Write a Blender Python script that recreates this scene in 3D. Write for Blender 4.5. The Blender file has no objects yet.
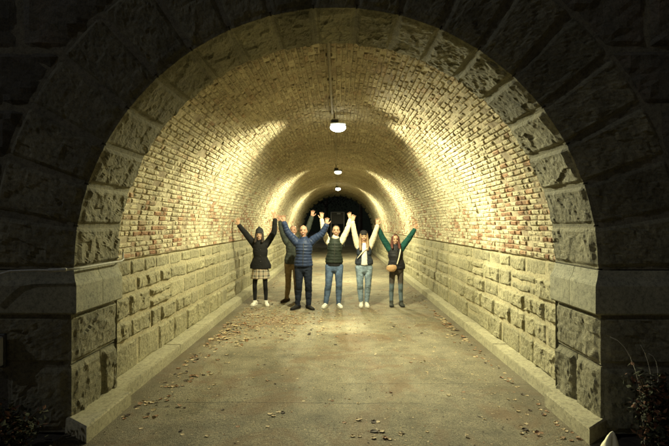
import bpy, math, random
import numpy as np
from mathutils import Vector, Matrix
random.seed(7); RS = np.random.RandomState(11)
S = bpy.context.scene
COL = S.collection
pi = math.pi

# ------------------------------------------------------------------ helpers
def hash3(ix, iy, iz, seed):
    h = (ix.astype(np.int64)*73856093) ^ (iy.astype(np.int64)*19349663) ^ (iz.astype(np.int64)*83492791) ^ (seed*2654435)
    h = (h ^ (h >> 13)) * 1274126177 & 0x7fffffff
    h = (h ^ (h >> 16)) * 668265263 & 0x7fffffff
    return (h & 0xffff)/65535.0
def vnoise(P, seed=0):
    P = np.asarray(P, float); I = np.floor(P).astype(np.int64); F = P-I; F = F*F*(3-2*F)
    out = 0
    for dx in (0, 1):
        wx = F[..., 0] if dx else 1-F[..., 0]
        for dy in (0, 1):
            wy = F[..., 1] if dy else 1-F[..., 1]
            for dz in (0, 1):
                wz = F[..., 2] if dz else 1-F[..., 2]
                out = out + wx*wy*wz*hash3(I[..., 0]+dx, I[..., 1]+dy, I[..., 2]+dz, seed)
    return out
def fbm(P, seed=0, octv=3):
    P = np.asarray(P, float); a = .5; o = 0; t = 0
    for k in range(octv):
        o = o + a*vnoise(P*(2**k)+k*13.7, seed+k); t += a; a *= .55
    return o/t

def facet(P, seed=0):
    """broken-rock relief: jittered cells, each a tilted plane; returns about -.5..+.5"""
    P = np.asarray(P, float); I = np.floor(P).astype(np.int64); best = np.full(len(P), 1e9); out = np.zeros(len(P))
    for dx in (-1, 0, 1):
        for dy in (-1, 0, 1):
            for dz in (-1, 0, 1):
                a, b, c = I[:, 0]+dx, I[:, 1]+dy, I[:, 2]+dz
                h = [hash3(a, b, c, seed+k*7) for k in range(7)]
                F = np.stack([a+h[0], b+h[1], c+h[2]], -1); D = P-F; d = (D*D).sum(-1)
                v = (D[:, 0]*(h[3]-.5)+D[:, 1]*(h[4]-.5)+D[:, 2]*(h[5]-.5))*1.5+(h[6]-.5)*.6
                m = d < best; best = np.where(m, d, best); out = np.where(m, v, out)
    return out
def mesh_arrays(name, V, Q, rnd=None, smooth=False, T=None):
    """V (n,3), Q (m,4) quads, T (k,3) tris"""
    me = bpy.data.meshes.new(name)
    V = np.asarray(V, np.float32); Q = np.asarray(Q, np.int32).reshape(-1, 4)
    T = np.zeros((0, 3), np.int32) if T is None else np.asarray(T, np.int32).reshape(-1, 3)
    me.vertices.add(len(V)); me.vertices.foreach_set('co', V.ravel())
    nl = Q.size+T.size
    me.loops.add(nl); me.loops.foreach_set('vertex_index', np.concatenate([Q.ravel(), T.ravel()]).astype(np.int32))
    me.polygons.add(len(Q)+len(T))
    starts = np.concatenate([np.arange(len(Q))*4, Q.size+np.arange(len(T))*3]).astype(np.int32)
    me.polygons.foreach_set('loop_start', starts)
    me.polygons.foreach_set('use_smooth', np.full(len(Q)+len(T), smooth))
    me.update(calc_edges=True); me.validate()
    if rnd is not None:
        a = me.attributes.new('rnd', 'FLOAT', 'POINT'); a.data.foreach_set('value', np.asarray(rnd, np.float32))
    return me
def link(name, me, mat=None, parent=None, loc=None):
    o = bpy.data.objects.new(name, me); COL.objects.link(o)
    if mat is not None and me is not None and len(me.materials) == 0: me.materials.append(mat)
    if parent is not None: o.parent = parent
    if loc is not None: o.location = loc
    return o
def empty(name, loc=(0, 0, 0), rz=0, parent=None):
    o = bpy.data.objects.new(name, None); COL.objects.link(o); o.location = loc; o.rotation_euler = (0, 0, rz)
    o.empty_display_size = .1
    if parent: o.parent = parent
    return o
def tag(o, label=None, cat=None, group=None, kind=None):
    if label: o['label'] = label
    if cat: o['category'] = cat
    if group: o['group'] = group
    if kind: o['kind'] = kind
    return o

class Relief:
    """grids of vertices; displacement along normals with edge weights, noise computed once"""
    def __init__(s): s.P = []; s.N = []; s.W = []; s.B = []; s.R = []; s.Q = []; s.n = 0; s.bul = []
    def add(s, P, N, W, sunk, rnd, bulge):
        a, b = P.shape[:2]
        idx = np.arange(a*b).reshape(a, b)+s.n
        q = np.stack([idx[:-1, :-1], idx[1:, :-1], idx[1:, 1:], idx[:-1, 1:]], -1).reshape(-1, 4)
        s.Q.append(q); s.P.append(P.reshape(-1, 3)); s.N.append(N.reshape(-1, 3)); s.W.append(W.ravel())
        s.B.append(sunk.ravel()); s.R.append(np.full(a*b, rnd)); s.bul.append(np.full(a*b, bulge)); s.n += a*b
    def build(s, name, mat, parent=None, freq=6., rough=.6, seed=0, fine=0.004, smooth=False, fac=0.):
        P = np.concatenate(s.P); N = np.concatenate(s.N); W = np.concatenate(s.W); B = np.concatenate(s.B); R = np.concatenate(s.R); bu = np.concatenate(s.bul)
        n1 = fbm(P*freq+R[:, None]*37, seed, 3); n2 = fbm(P*freq*3.6+R[:, None]*11, seed+9, 3)
        n3 = np.abs(fbm(P*freq*1.7+R[:, None]*5, seed+5, 2)-.5)*2
        d = bu*W*((1-rough)+rough*2.0*(n1*.95+n3*.22-.08)) + fine*(n2-.5)*np.clip(W*3+.25, 0, 1)*2
        if fac:
            Pw = P+.05*np.stack([vnoise(P*9, seed+20), vnoise(P*9, seed+21), vnoise(P*9, seed+22)], -1)
            f1 = facet(Pw*freq*.75+R[:, None]*23, seed+30); f2 = facet(Pw*freq*2.1+R[:, None]*7, seed+40)
            d = bu*W*(.72+.75*fac*(f1+.45*f2)+.4*(n1-.5)) + fine*(n2-.5)*np.clip(W*3+.25, 0, 1)*1.1
        d = np.where(B > .5, -0.03, d)
        V = P+N*d[:, None]
        me = mesh_arrays(name, V, np.concatenate(s.Q), R, smooth)
        return link(name, me, mat, parent)
def sm(x): x = np.clip(x, 0, 1); return x*x*(3-2*x)
def edge_axis(L, n):
    """parameters 0..L with doubled ends: first and last are the sunk borders"""
    t = np.linspace(0, L, n); g = min(.012, L*.06)
    t = np.concatenate([[0], [0.001], [g], t[1:-1], [L-g], [L-.001], [L]])
    return t

# ------------------------------------------------------------------ materials
def newmat(name):
    m = bpy.data.materials.new(name); m.use_nodes = True
    nt = m.node_tree; b = nt.nodes['Principled BSDF']; return m, nt, b
def N_(nt, t, **kw):
    n = nt.nodes.new(t)
    for k, v in kw.items():
        if k in n.inputs.keys() if hasattr(n.inputs, 'keys') else False: n.inputs[k].default_value = v
        else: setattr(n, k, v)
    return n
def noise(nt, scale, detail=6, rough=.6, vec=None, dist=0):
    n = nt.nodes.new('ShaderNodeTexNoise'); n.inputs['Scale'].default_value = scale; n.inputs['Detail'].default_value = detail
    n.inputs['Roughness'].default_value = rough; n.inputs['Distortion'].default_value = dist
    if vec is not None: nt.links.new(vec, n.inputs['Vector'])
    return n.outputs['Fac']
def ramp(nt, fac, stops, interp='LINEAR'):
    r = nt.nodes.new('ShaderNodeValToRGB'); nt.links.new(fac, r.inputs['Fac']); r.color_ramp.interpolation = interp
    e = r.color_ramp.elements
    while len(e) < len(stops): e.new(.5)
    for i, (p, c) in enumerate(stops):
        e[i].position = p; e[i].color = (c if len(c) == 4 else (*c, 1)) if isinstance(c, tuple) else (c, c, c, 1)
    return r.outputs['Color']
def mixc(nt, fac, a, b, mode='MIX'):
    m = nt.nodes.new('ShaderNodeMix'); m.data_type = 'RGBA'; m.blend_type = mode
    for k_, v in ((0, fac), (6, a), (7, b)):
        s_ = m.inputs[k_]
        if isinstance(v, (int, float)): s_.default_value = v if k_ == 0 else (v, v, v, 1)
        elif isinstance(v, tuple): s_.default_value = (*v[:3], 1)
        else: nt.links.new(v, s_)
    return m.outputs[2]
def math_(nt, op, a, b=0., c=None):
    m = nt.nodes.new('ShaderNodeMath'); m.operation = op
    for i, v in enumerate((a, b, c)):
        if v is None: continue
        if isinstance(v, (int, float)): m.inputs[i].default_value = v
        else: nt.links.new(v, m.inputs[i])
    return m.outputs[0]
def coords(nt): return nt.nodes.new('ShaderNodeTexCoord').outputs['Object']
def attr(nt, name='rnd'):
    a = nt.nodes.new('ShaderNodeAttribute'); a.attribute_name = name; return a.outputs['Fac']
def bump(nt, b, h, strength=.4, dist=.01):
    n = nt.nodes.new('ShaderNodeBump'); n.inputs['Strength'].default_value = strength; n.inputs['Distance'].default_value = dist
    nt.links.new(h, n.inputs['Height']); nt.links.new(n.outputs['Normal'], b.inputs['Normal'])
def stone(name, c1, c2, c3, vary=.5, bs=.6):
    m, nt, b = newmat(name); v = coords(nt)
    n1 = noise(nt, 3.0, 8, .65, v, .3); n2 = noise(nt, 28, 6, .7, v); n3 = noise(nt, 90, 3, .6, v)
    c = ramp(nt, n1, [(.3, c1), (.52, c2), (.75, c3)])
    r = attr(nt)
    c = mixc(nt, math_(nt, 'MULTIPLY', r, vary), c, tuple(x*.55 for x in c1))
    sp = ramp(nt, n2, [(.35, .45), (.5, 1.), (.62, 1.2)])
    c = mixc(nt, .75, c, sp, 'MULTIPLY')
    sp2 = ramp(nt, n3, [(.38, .6), (.5, 1.)])
    c = mixc(nt, .6, c, sp2, 'MULTIPLY')
    nt.links.new(c, b.inputs['Base Color']); b.inputs['Roughness'].default_value = .88
    bump(nt, b, math_(nt, 'ADD', n2, math_(nt, 'MULTIPLY', n3, .5)), bs, .012)
    return m
M = {}
M['ring'] = stone('weathered_granite', (.12, .113, .072), (.20, .188, .12), (.28, .26, .165), .45, .8)
M['front'] = stone('dark_facade_granite', (.07, .066, .05), (.12, .11, .08), (.17, .135, .10), .7, .8)  # darker granite tone for the portal wall faces
M['impost'] = stone('dressed_granite', (.20, .20, .15), (.27, .265, .19), (.33, .32, .22), .25, .3)
M['wall'] = stone('coursed_wall_stone', (.25, .23, .14), (.33, .305, .185), (.41, .375, .235), .4, .8)
M['mortar_stone'] = stone('pale_pointing', (.30, .27, .165), (.38, .34, .21), (.46, .41, .26), 0, .5)
M['mortar_dark'] = stone('dark_pointing', (.12, .115, .08), (.16, .15, .105), (.21, .195, .14), 0, .6)
M['kerb'] = stone('kerb_concrete', (.30, .28, .19), (.36, .335, .22), (.42, .39, .26), .25, .25)

def brick_mat():
    m, nt, b = newmat('limewashed_brick'); v = coords(nt)
    sep = nt.nodes.new('ShaderNodeSeparateXYZ'); nt.links.new(v, sep.inputs[0])
    z = sep.outputs['Z']; r = attr(nt)
    big = noise(nt, .9, 5, .6, v, .5); mid = noise(nt, 7, 6, .7, v); fine = noise(nt, 45, 5, .75, v); grit = noise(nt, 140, 2, .6, v)
    red = ramp(nt, r, [(0, (.20, .09, .05)), (.35, (.31, .16, .09)), (.7, (.26, .15, .095)), (1, (.40, .25, .15))])
    wash = ramp(nt, mid, [(.3, (.46, .40, .26)), (.5, (.62, .56, .38)), (.72, (.74, .69, .49))])
    crown_tone = ramp(nt, mid, [(.3, (.26, .20, .13)), (.6, (.44, .37, .25))])
    # how much wash is left: patches, per brick, pits
    lowband = ramp(nt, z, [(1.37/6, 1.), (1.95/6, .75), (2.35/6, .0)])   # placeholder, rescaled below
    zz = math_(nt, 'DIVIDE', z, 6.); 
    lowband = ramp(nt, zz, [(1.40/6, .95), (1.8/6, .8), (2.3/6, .12)])
    k = math_(nt, 'ADD', math_(nt, 'MULTIPLY', big, .75), math_(nt, 'MULTIPLY', r, .38))
    k = math_(nt, 'ADD', k, math_(nt, 'MULTIPLY', fine, .35))
    k = math_(nt, 'ADD', k, math_(nt, 'MULTIPLY', lowband, .17))
    worn = ramp(nt, k, [(.90, 0.), (1.02, 1.)])
    c = mixc(nt, worn, wash, red)
    mp = nt.nodes.new('ShaderNodeMapping'); nt.links.new(v, mp.inputs[0]); mp.inputs['Scale'].default_value = (.35, 2.6, .35)
    run = noise(nt, 1.6, 6, .7, mp.outputs[0], .4)
    c = mixc(nt, .8, c, ramp(nt, run, [(.34, .5), (.48, 1.), (.62, 1.22)]), 'MULTIPLY')
    # browner, darker tone mixed in towards the crown
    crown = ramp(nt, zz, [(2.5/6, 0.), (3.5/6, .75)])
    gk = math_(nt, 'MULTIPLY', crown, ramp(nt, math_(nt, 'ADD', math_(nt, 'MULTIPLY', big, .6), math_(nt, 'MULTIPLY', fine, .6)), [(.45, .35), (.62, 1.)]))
    c = mixc(nt, gk, c, crown_tone)
    pits = ramp(nt, fine, [(.38, .10), (.47, 1.)])
    c = mixc(nt, .85, c, pits, 'MULTIPLY')
    chip = ramp(nt, noise(nt, 17, 5, .8, v, .6), [(.38, .22), (.45, 1.)])
    c = mixc(nt, .8, c, chip, 'MULTIPLY')
    c = mixc(nt, .5, c, ramp(nt, r, [(0, .55), (.5, 1.), (1, 1.25)]), 'MULTIPLY')
    c = mixc(nt, .7, c, ramp(nt, grit, [(.36, .5), (.48, 1.)]), 'MULTIPLY')
    nt.links.new(c, b.inputs['Base Color']); b.inputs['Roughness'].default_value = .95; b.inputs['Specular IOR Level'].default_value = .2
    bump(nt, b, math_(nt, 'ADD', fine, math_(nt, 'MULTIPLY', grit, .4)), .9, .012)
    return m
M['brick'] = brick_mat()
def mortar_brick():
    m, nt, b = newmat('old_lime_mortar'); v = coords(nt)
    n = noise(nt, 20, 5, .7, v); big = noise(nt, 1.2, 4, .6, v)
    c = mixc(nt, ramp(nt, big, [(.42, 0.), (.6, 1.)]), ramp(nt, n, [(.3, (.16, .12, .075)), (.7, (.34, .28, .18))]), ramp(nt, n, [(.3, (.34, .29, .19)), (.7, (.6, .54, .37))]))
    nt.links.new(c, b.inputs['Base Color']); b.inputs['Roughness'].default_value = .95
    bump(nt, b, n, .6, .02); return m
M['mortar_brick'] = mortar_brick()
def pavement_mat():
    m, nt, b = newmat('worn_asphalt'); v = coords(nt)
    sep = nt.nodes.new('ShaderNodeSeparateXYZ'); nt.links.new(v, sep.inputs[0])
    big = noise(nt, .55, 6, .6, v, .6); mid = noise(nt, 4, 6, .65, v); g = noise(nt, 120, 3, .7, v); g2 = noise(nt, 38, 4, .7, v)
    c = ramp(nt, big, [(.35, (.165, .147, .095)), (.5, (.25, .223, .145)), (.68, (.315, .285, .19))])
    c = mixc(nt, .7, c, ramp(nt, mid, [(.3, .55), (.6, 1.12)]), 'MULTIPLY')
    c = mixc(nt, .85, c, ramp(nt, g, [(.34, .35), (.5, 1.), (.64, 1.9)]), 'MULTIPLY')
    c = mixc(nt, .6, c, ramp(nt, g2, [(.38, .45), (.5, 1.)]), 'MULTIPLY')
    # rust brown leaf stain: patches where litter has rotted
    st = ramp(nt, noise(nt, 1.1, 5, .7, v, 1.), [(.50, 0.), (.62, .6)])
    dk = ramp(nt, noise(nt, 2.3, 7, .75, v, 1.5), [(.34, .6), (.5, 1.)]); c = mixc(nt, .6, c, dk, 'MULTIPLY')
    c = mixc(nt, st, c, (.19, .115, .055))
    # damp band along the kerbs
    ax = math_(nt, 'ABSOLUTE', sep.outputs['X'])
    damp = ramp(nt, math_(nt, 'DIVIDE', math_(nt, 'ADD', ax, math_(nt, 'MULTIPLY', mid, .35)), 3.), [(.60, 0.), (.74, .55)])
    c = mixc(nt, damp, c, (.085, .068, .040))
    # transverse cracks
    for y0, w_, x0 in ((4.72, .007, -.6), (5.3, .005, 1.2), (9.3, .008, 0)):
        wob = math_(nt, 'MULTIPLY', math_(nt, 'SUBTRACT', noise(nt, 3., 5, .7, v), .5), .10)
        d = math_(nt, 'ABSOLUTE', math_(nt, 'ADD', math_(nt, 'SUBTRACT', sep.outputs['Y'], y0), wob))
        ln = ramp(nt, math_(nt, 'DIVIDE', d, w_*2), [(.2, 1.), (.6, 0.)])
        msk = ramp(nt, math_(nt, 'DIVIDE', math_(nt, 'ABSOLUTE', math_(nt, 'SUBTRACT', sep.outputs['X'], x0)), 3.), [(.30, .85), (.5, 0.)])
        c = mixc(nt, math_(nt, 'MULTIPLY', ln, msk), c, (.03, .025, .015))
    nt.links.new(c, b.inputs['Base Color']); b.inputs['Roughness'].default_value = .8
    bump(nt, b, math_(nt, 'ADD', g, math_(nt, 'ADD', g2, mid)), .9, .014); return m
M['pave'] = pavement_mat()
def simple(name, col, rough=.8, var=.25, scale=30, bs=.2, metal=0, bdist=.004):
    m, nt, b = newmat(name); v = coords(nt); n = noise(nt, scale, 5, .65, v)
    c = ramp(nt, n, [(.3, tuple(x*(1-var) for x in col)), (.7, tuple(min(1, x*(1+var)) for x in col))])
    nt.links.new(c, b.inputs['Base Color']); b.inputs['Roughness'].default_value = rough; b.inputs['Metallic'].default_value = metal
    if bs: bump(nt, b, n, bs, bdist)
    return m
M['earth'] = simple('dark_earth', (.05, .042, .028), .95, .5, 8, .8, 0, .03)
M['grassy'] = simple('grassy_bank', (.035, .045, .02), .95, .5, 6, .8, 0, .03)
M['metal'] = simple('galvanised_metal', (.45, .45, .40), .7, .25, 40, .2, 0)
M['pipe'] = simple('rusty_pipe', (.20, .17, .11), .7, .4, 40, .2, 0)
M['darkmetal'] = simple('dark_housing', (.05, .05, .045), .5, .3, 20, .1, .3)
M['pale_housing'] = simple('pale_housing', (.6, .6, .55), .5, .1, 20, .1)
def emis(name, col, st):
    m, nt, b = newmat(name); b.inputs['Base Color'].default_value = (.8, .8, .75, 1)
    b.inputs['Emission Color'].default_value = (*col, 1); b.inputs['Emission Strength'].default_value = st; b.inputs['Roughness'].default_value = .3
    return m
M['lens'] = emis('lit_lens', (.93, 1., .86), 14)
M['lens_dim'] = emis('lit_lens_shielded', (.95, 1., .85), 1.2)

# ------------------------------------------------------------------ generic mesh tools
def tube_arrays(sections, seg=14, ref=(1, 0, 0), cap=True, ck=.8):
    """sections: list of (pos, ra, rb); ra along ref side, rb across"""
    P = [Vector(s[0]) for s in sections]; n = len(P); V = []
    ref = Vector(ref)
    rings = []
    for i in range(n):
        t = (P[min(i+1, n-1)]-P[max(i-1, 0)]).normalized()
        a = ref-t*ref.dot(t)
        if a.length < 1e-4: a = Vector((0, 1, 0))-t*t.y
        a.normalize(); b_ = t.cross(a)
        rings.append((P[i], a, b_, sections[i][1], sections[i][2], t))
    full = []
    if cap:
        p, a, b_, ra, rb, t = rings[0]
        for f in (1.0, .7, .35):
            h = math.cos(math.asin(1-f)) if False else f
            full.append((p-t*min(ra, rb)*f*ck, a, b_, ra*math.sqrt(max(0, 1-f*f))+1e-4, rb*math.sqrt(max(0, 1-f*f))+1e-4))
    for r in rings: full.append(r[:5])
    if cap:
        p, a, b_, ra, rb, t = rings[-1]
        for f in (.35, .7, 1.0):
            full.append((p+t*min(ra, rb)*f*ck, a, b_, ra*math.sqrt(max(0, 1-f*f))+1e-4, rb*math.sqrt(max(0, 1-f*f))+1e-4))
    for p, a, b_, ra, rb in full:
        for k in range(seg):
            an = 2*pi*k/seg; V.append(p+a*math.cos(an)*ra+b_*math.sin(an)*rb)
    m_ = len(full); Q = []
    for i in range(m_-1):
        for k in range(seg):
            k2 = (k+1) % seg
            Q.append((i*seg+k, i*seg+k2, (i+1)*seg+k2, (i+1)*seg+k))
    T = []
    V.append(full[0][0]); V.append(full[-1][0]); c0 = len(V)-2; c1 = len(V)-1
    for k in range(seg):
        k2 = (k+1) % seg
        T.append((c0, k2, k)); T.append((c1, (m_-1)*seg+k, (m_-1)*seg+k2))
    return [tuple(v) for v in V], Q, T
class MB:
    def __init__(s): s.V = []; s.Q = []; s.T = []
    def add(s, V, Q, T=()):
        o = len(s.V); s.V += [tuple(v) for v in V]; s.Q += [tuple(i+o for i in q) for q in Q]; s.T += [tuple(i+o for i in t) for t in T]; return s
    def tube(s, sections, seg=14, ref=(1, 0, 0), cap=True, ck=.8): return s.add(*tube_arrays(sections, seg, ref, cap, ck))
    def pipe(s, pts, r, seg=10): return s.tube([(p, r, r) for p in pts], seg, (0.31, .2, .93))
    def ell(s, c, r, seg=14, n=8):
        secs = []
        for i in range(1, n):
            a = pi*i/n; secs.append(((c[0], c[1], c[2]-math.cos(a)*r[2]), math.sin(a)*r[0], math.sin(a)*r[1]))
        V, Q, T = tube_arrays(secs, seg, (1, 0, 0), False)
        V[-2] = (c[0], c[1], c[2]-r[2]); V[-1] = (c[0], c[1], c[2]+r[2])
        return s.add(V, Q, T)
    def box(s, c, d, bev=0.):
        x, y, z = (k/2 for k in d)
        if bev <= 0:
            V = [(c[0]+a*x, c[1]+b*y, c[2]+e*z) for e in (-1, 1) for a, b in ((-1, -1), (1, -1), (1, 1), (-1, 1))]
            return s.add(V, [(3, 2, 1, 0), (4, 5, 6, 7), (0, 1, 5, 4), (1, 2, 6, 5), (2, 3, 7, 6), (3, 0, 4, 7)])
        V = []; Q = []
        lv = [(-z, bev), (-z+bev, 0), (z-bev, 0), (z, bev)]
        for zz, ins in lv:
            for a, b in ((-1, -1), (1, -1), (1, 1), (-1, 1)):
                X = x-ins; Y = y-ins
                V.append((c[0]+a*(X-bev), c[1]+b*Y, c[2]+zz)); V.append((c[0]+a*X, c[1]+b*(Y-bev), c[2]+zz))
        # order around: fix to go ccw
        ordr = [0, 2, 3, 5, 4, 6, 7, 1]
        # corners: (-,-):0 on y-side,1 on x-side ; (+,-):2,3 ; (+,+):4,5 ; (-,+):6,7
        for L in range(3):
            for k in range(8):
                a0 = ordr[k]+8*L; a1 = ordr[(k+1) % 8]+8*L
                Q.append((a0, a1, a1+8, a0+8))
        T = []
        b0 = [o_ for o_ in ordr]; t0 = [o_+24 for o_ in ordr]
        for k in range(1, 7): T.append((b0[0], b0[k+1], b0[k])); T.append((t0[0], t0[k], t0[k+1]))
        return s.add(V, Q, T)
    def mesh(s, name, smooth=True): return mesh_arrays(name, np.array(s.V), s.Q if s.Q else np.zeros((0, 4)), None, smooth, s.T if s.T else None)
    def build(s, name, mat, parent=None, smooth=True, loc=None): return link(name, s.mesh(name, smooth), mat, parent, loc)
def remesh(mb, name, mat, parent, voxel=.009, smooth_it=2, fold=0., foldf=9., zmin=None, seed=0):
    me = mb.mesh(name); o = bpy.data.objects.new(name, me); COL.objects.link(o)
    r = o.modifiers.new('r', 'REMESH'); r.mode = 'VOXEL'; r.voxel_size = voxel; r.use_smooth_shade = True
    sm_ = o.modifiers.new('s', 'SMOOTH'); sm_.iterations = smooth_it; sm_.factor = .5
    dg = bpy.context.evaluated_depsgraph_get(); me2 = bpy.data.meshes.new_from_object(o.evaluated_get(dg), depsgraph=dg)
    bpy.data.objects.remove(o); bpy.data.meshes.remove(me); me2.name = name
    n = len(me2.vertices); co = np.empty(n*3, np.float32); me2.vertices.foreach_get('co', co); co = co.reshape(-1, 3)
    if fold:
        no = np.empty(n*3, np.float32); me2.vertices.foreach_get('normal', no); no = no.reshape(-1, 3)
        f = fbm(co*np.array([foldf, foldf, foldf*1.9])+co[:, [2, 0, 1]]*4, seed, 3)
        ridge = 1-np.abs(f-.5)*4
        co = co+no*(fold*(ridge-.3))[:, None]
    if zmin is not None: co[:, 2] = np.maximum(co[:, 2], zmin)
    me2.vertices.foreach_set('co', co.astype(np.float32).ravel())
    me2.polygons.foreach_set('use_smooth', np.full(len(me2.polygons), True)); me2.update()
    me2.materials.clear(); me2.materials.append(mat)
    return link(name, me2, None, parent)

# ------------------------------------------------------------------ constants of the place
CX = -.025; RC = 2.20; RB = 2.27; ZC = 1.37; Y0 = 4.05; Y1 = 4.85; YE = 29.6; YF = 30.35; RO = 2.92; ZT = 5.2
tun = tag(empty('tunnel', (0, 0, 0)), 'arched stone and brick pedestrian tunnel with rough granite portal around the group', 'tunnel')
portal = None

# ------------------------------------------------------------------ voussoirs
def wrap_block(fn, pathlen_front, pathlen_in, lat_len, nf, ni, nl, rnd, bulge, relief):
    """fn(s,l)->P ; s along front then into the tunnel; normals numeric by region"""
    sA = edge_axis(pathlen_front+pathlen_in, 2)[:3]
    s_ = np.concatenate([[0, .001, .012], np.linspace(0, pathlen_front, nf)[1:-1], [pathlen_front-.02, pathlen_front, pathlen_front+.02],
                         pathlen_front+np.linspace(0, pathlen_in, ni)[1:-1], [pathlen_front+pathlen_in-.012, pathlen_front+pathlen_in-.001, pathlen_front+pathlen_in]])
    l_ = edge_axis(lat_len, nl)
    Sg, Lg = np.meshgrid(s_, l_, indexing='ij')
    P, Nn = fn(Sg, Lg)
    tot = pathlen_front+pathlen_in
    mgn = .03
    dl = np.minimum(Lg, lat_len-Lg); de = np.minimum(Sg, tot-Sg); dc = np.abs(Sg-pathlen_front)
    W = sm((dl-.012)/mgn)*sm((de-.012)/mgn)*(.38+.62*sm((dc-.01)/.06))
    sunk = (Sg <= 0) | (Sg >= tot) | (Lg <= 0) | (Lg >= lat_len)
    relief.add(P, Nn, W, sunk, rnd, bulge)
def make_ring(yf, yb, parent, name, bulge, nf, ni, nl, front=-1):
    NV = 19; g = .012
    for i in range(NV):
        a0 = pi*i/NV; a1 = pi*(i+1)/NV
        gap = g/2/RC
        R = Relief()
        def fn(s, l, a0=a0, a1=a1):
            th = a0+gap+(l/((a1-a0)*RC))*(a1-a0-2*gap)
            infront = s < (RO-RC)
            r = np.where(infront, RO-s, RC); y = np.where(infront, yf, yf-front*(s-(RO-RC)))
            P = np.stack([CX+r*np.cos(th), y+0*th, ZC+r*np.sin(th)], -1)
            c = sm(((s-(RO-RC))+.02)/.04)
            Nf = np.stack([0*th, front+0*th, 0*th], -1); Ni = np.stack([-np.cos(th), 0*th, -np.sin(th)], -1)
            Nn = Nf*(1-c)[..., None]+Ni*c[..., None]; Nn /= np.linalg.norm(Nn, axis=-1, keepdims=True)+1e-9
            return P, Nn
        wrap_block(fn, RO-RC, abs(yb-yf), (a1-a0)*RC, nf, ni, nl, random.random(), bulge*random.uniform(.75, 1.25), R)
        R.build(name, M['ring'], parent, 9., .62, i+3, .009, False, .6)
# backing surfaces (pointing between stones)
def grid_obj(name, fn, U, Vv, mat, parent, smooth=True):
    u, v = np.meshgrid(U, Vv, indexing='ij'); P = fn(u, v); a, b = u.shape
    idx = np.arange(a*b).reshape(a, b)
    q = np.stack([idx[:-1, :-1], idx[1:, :-1], idx[1:, 1:], idx[:-1, 1:]], -1).reshape(-1, 4)
    return link(name, mesh_arrays(name, P.reshape(-1, 3), q, np.zeros(a*b), smooth), mat, parent)

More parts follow.
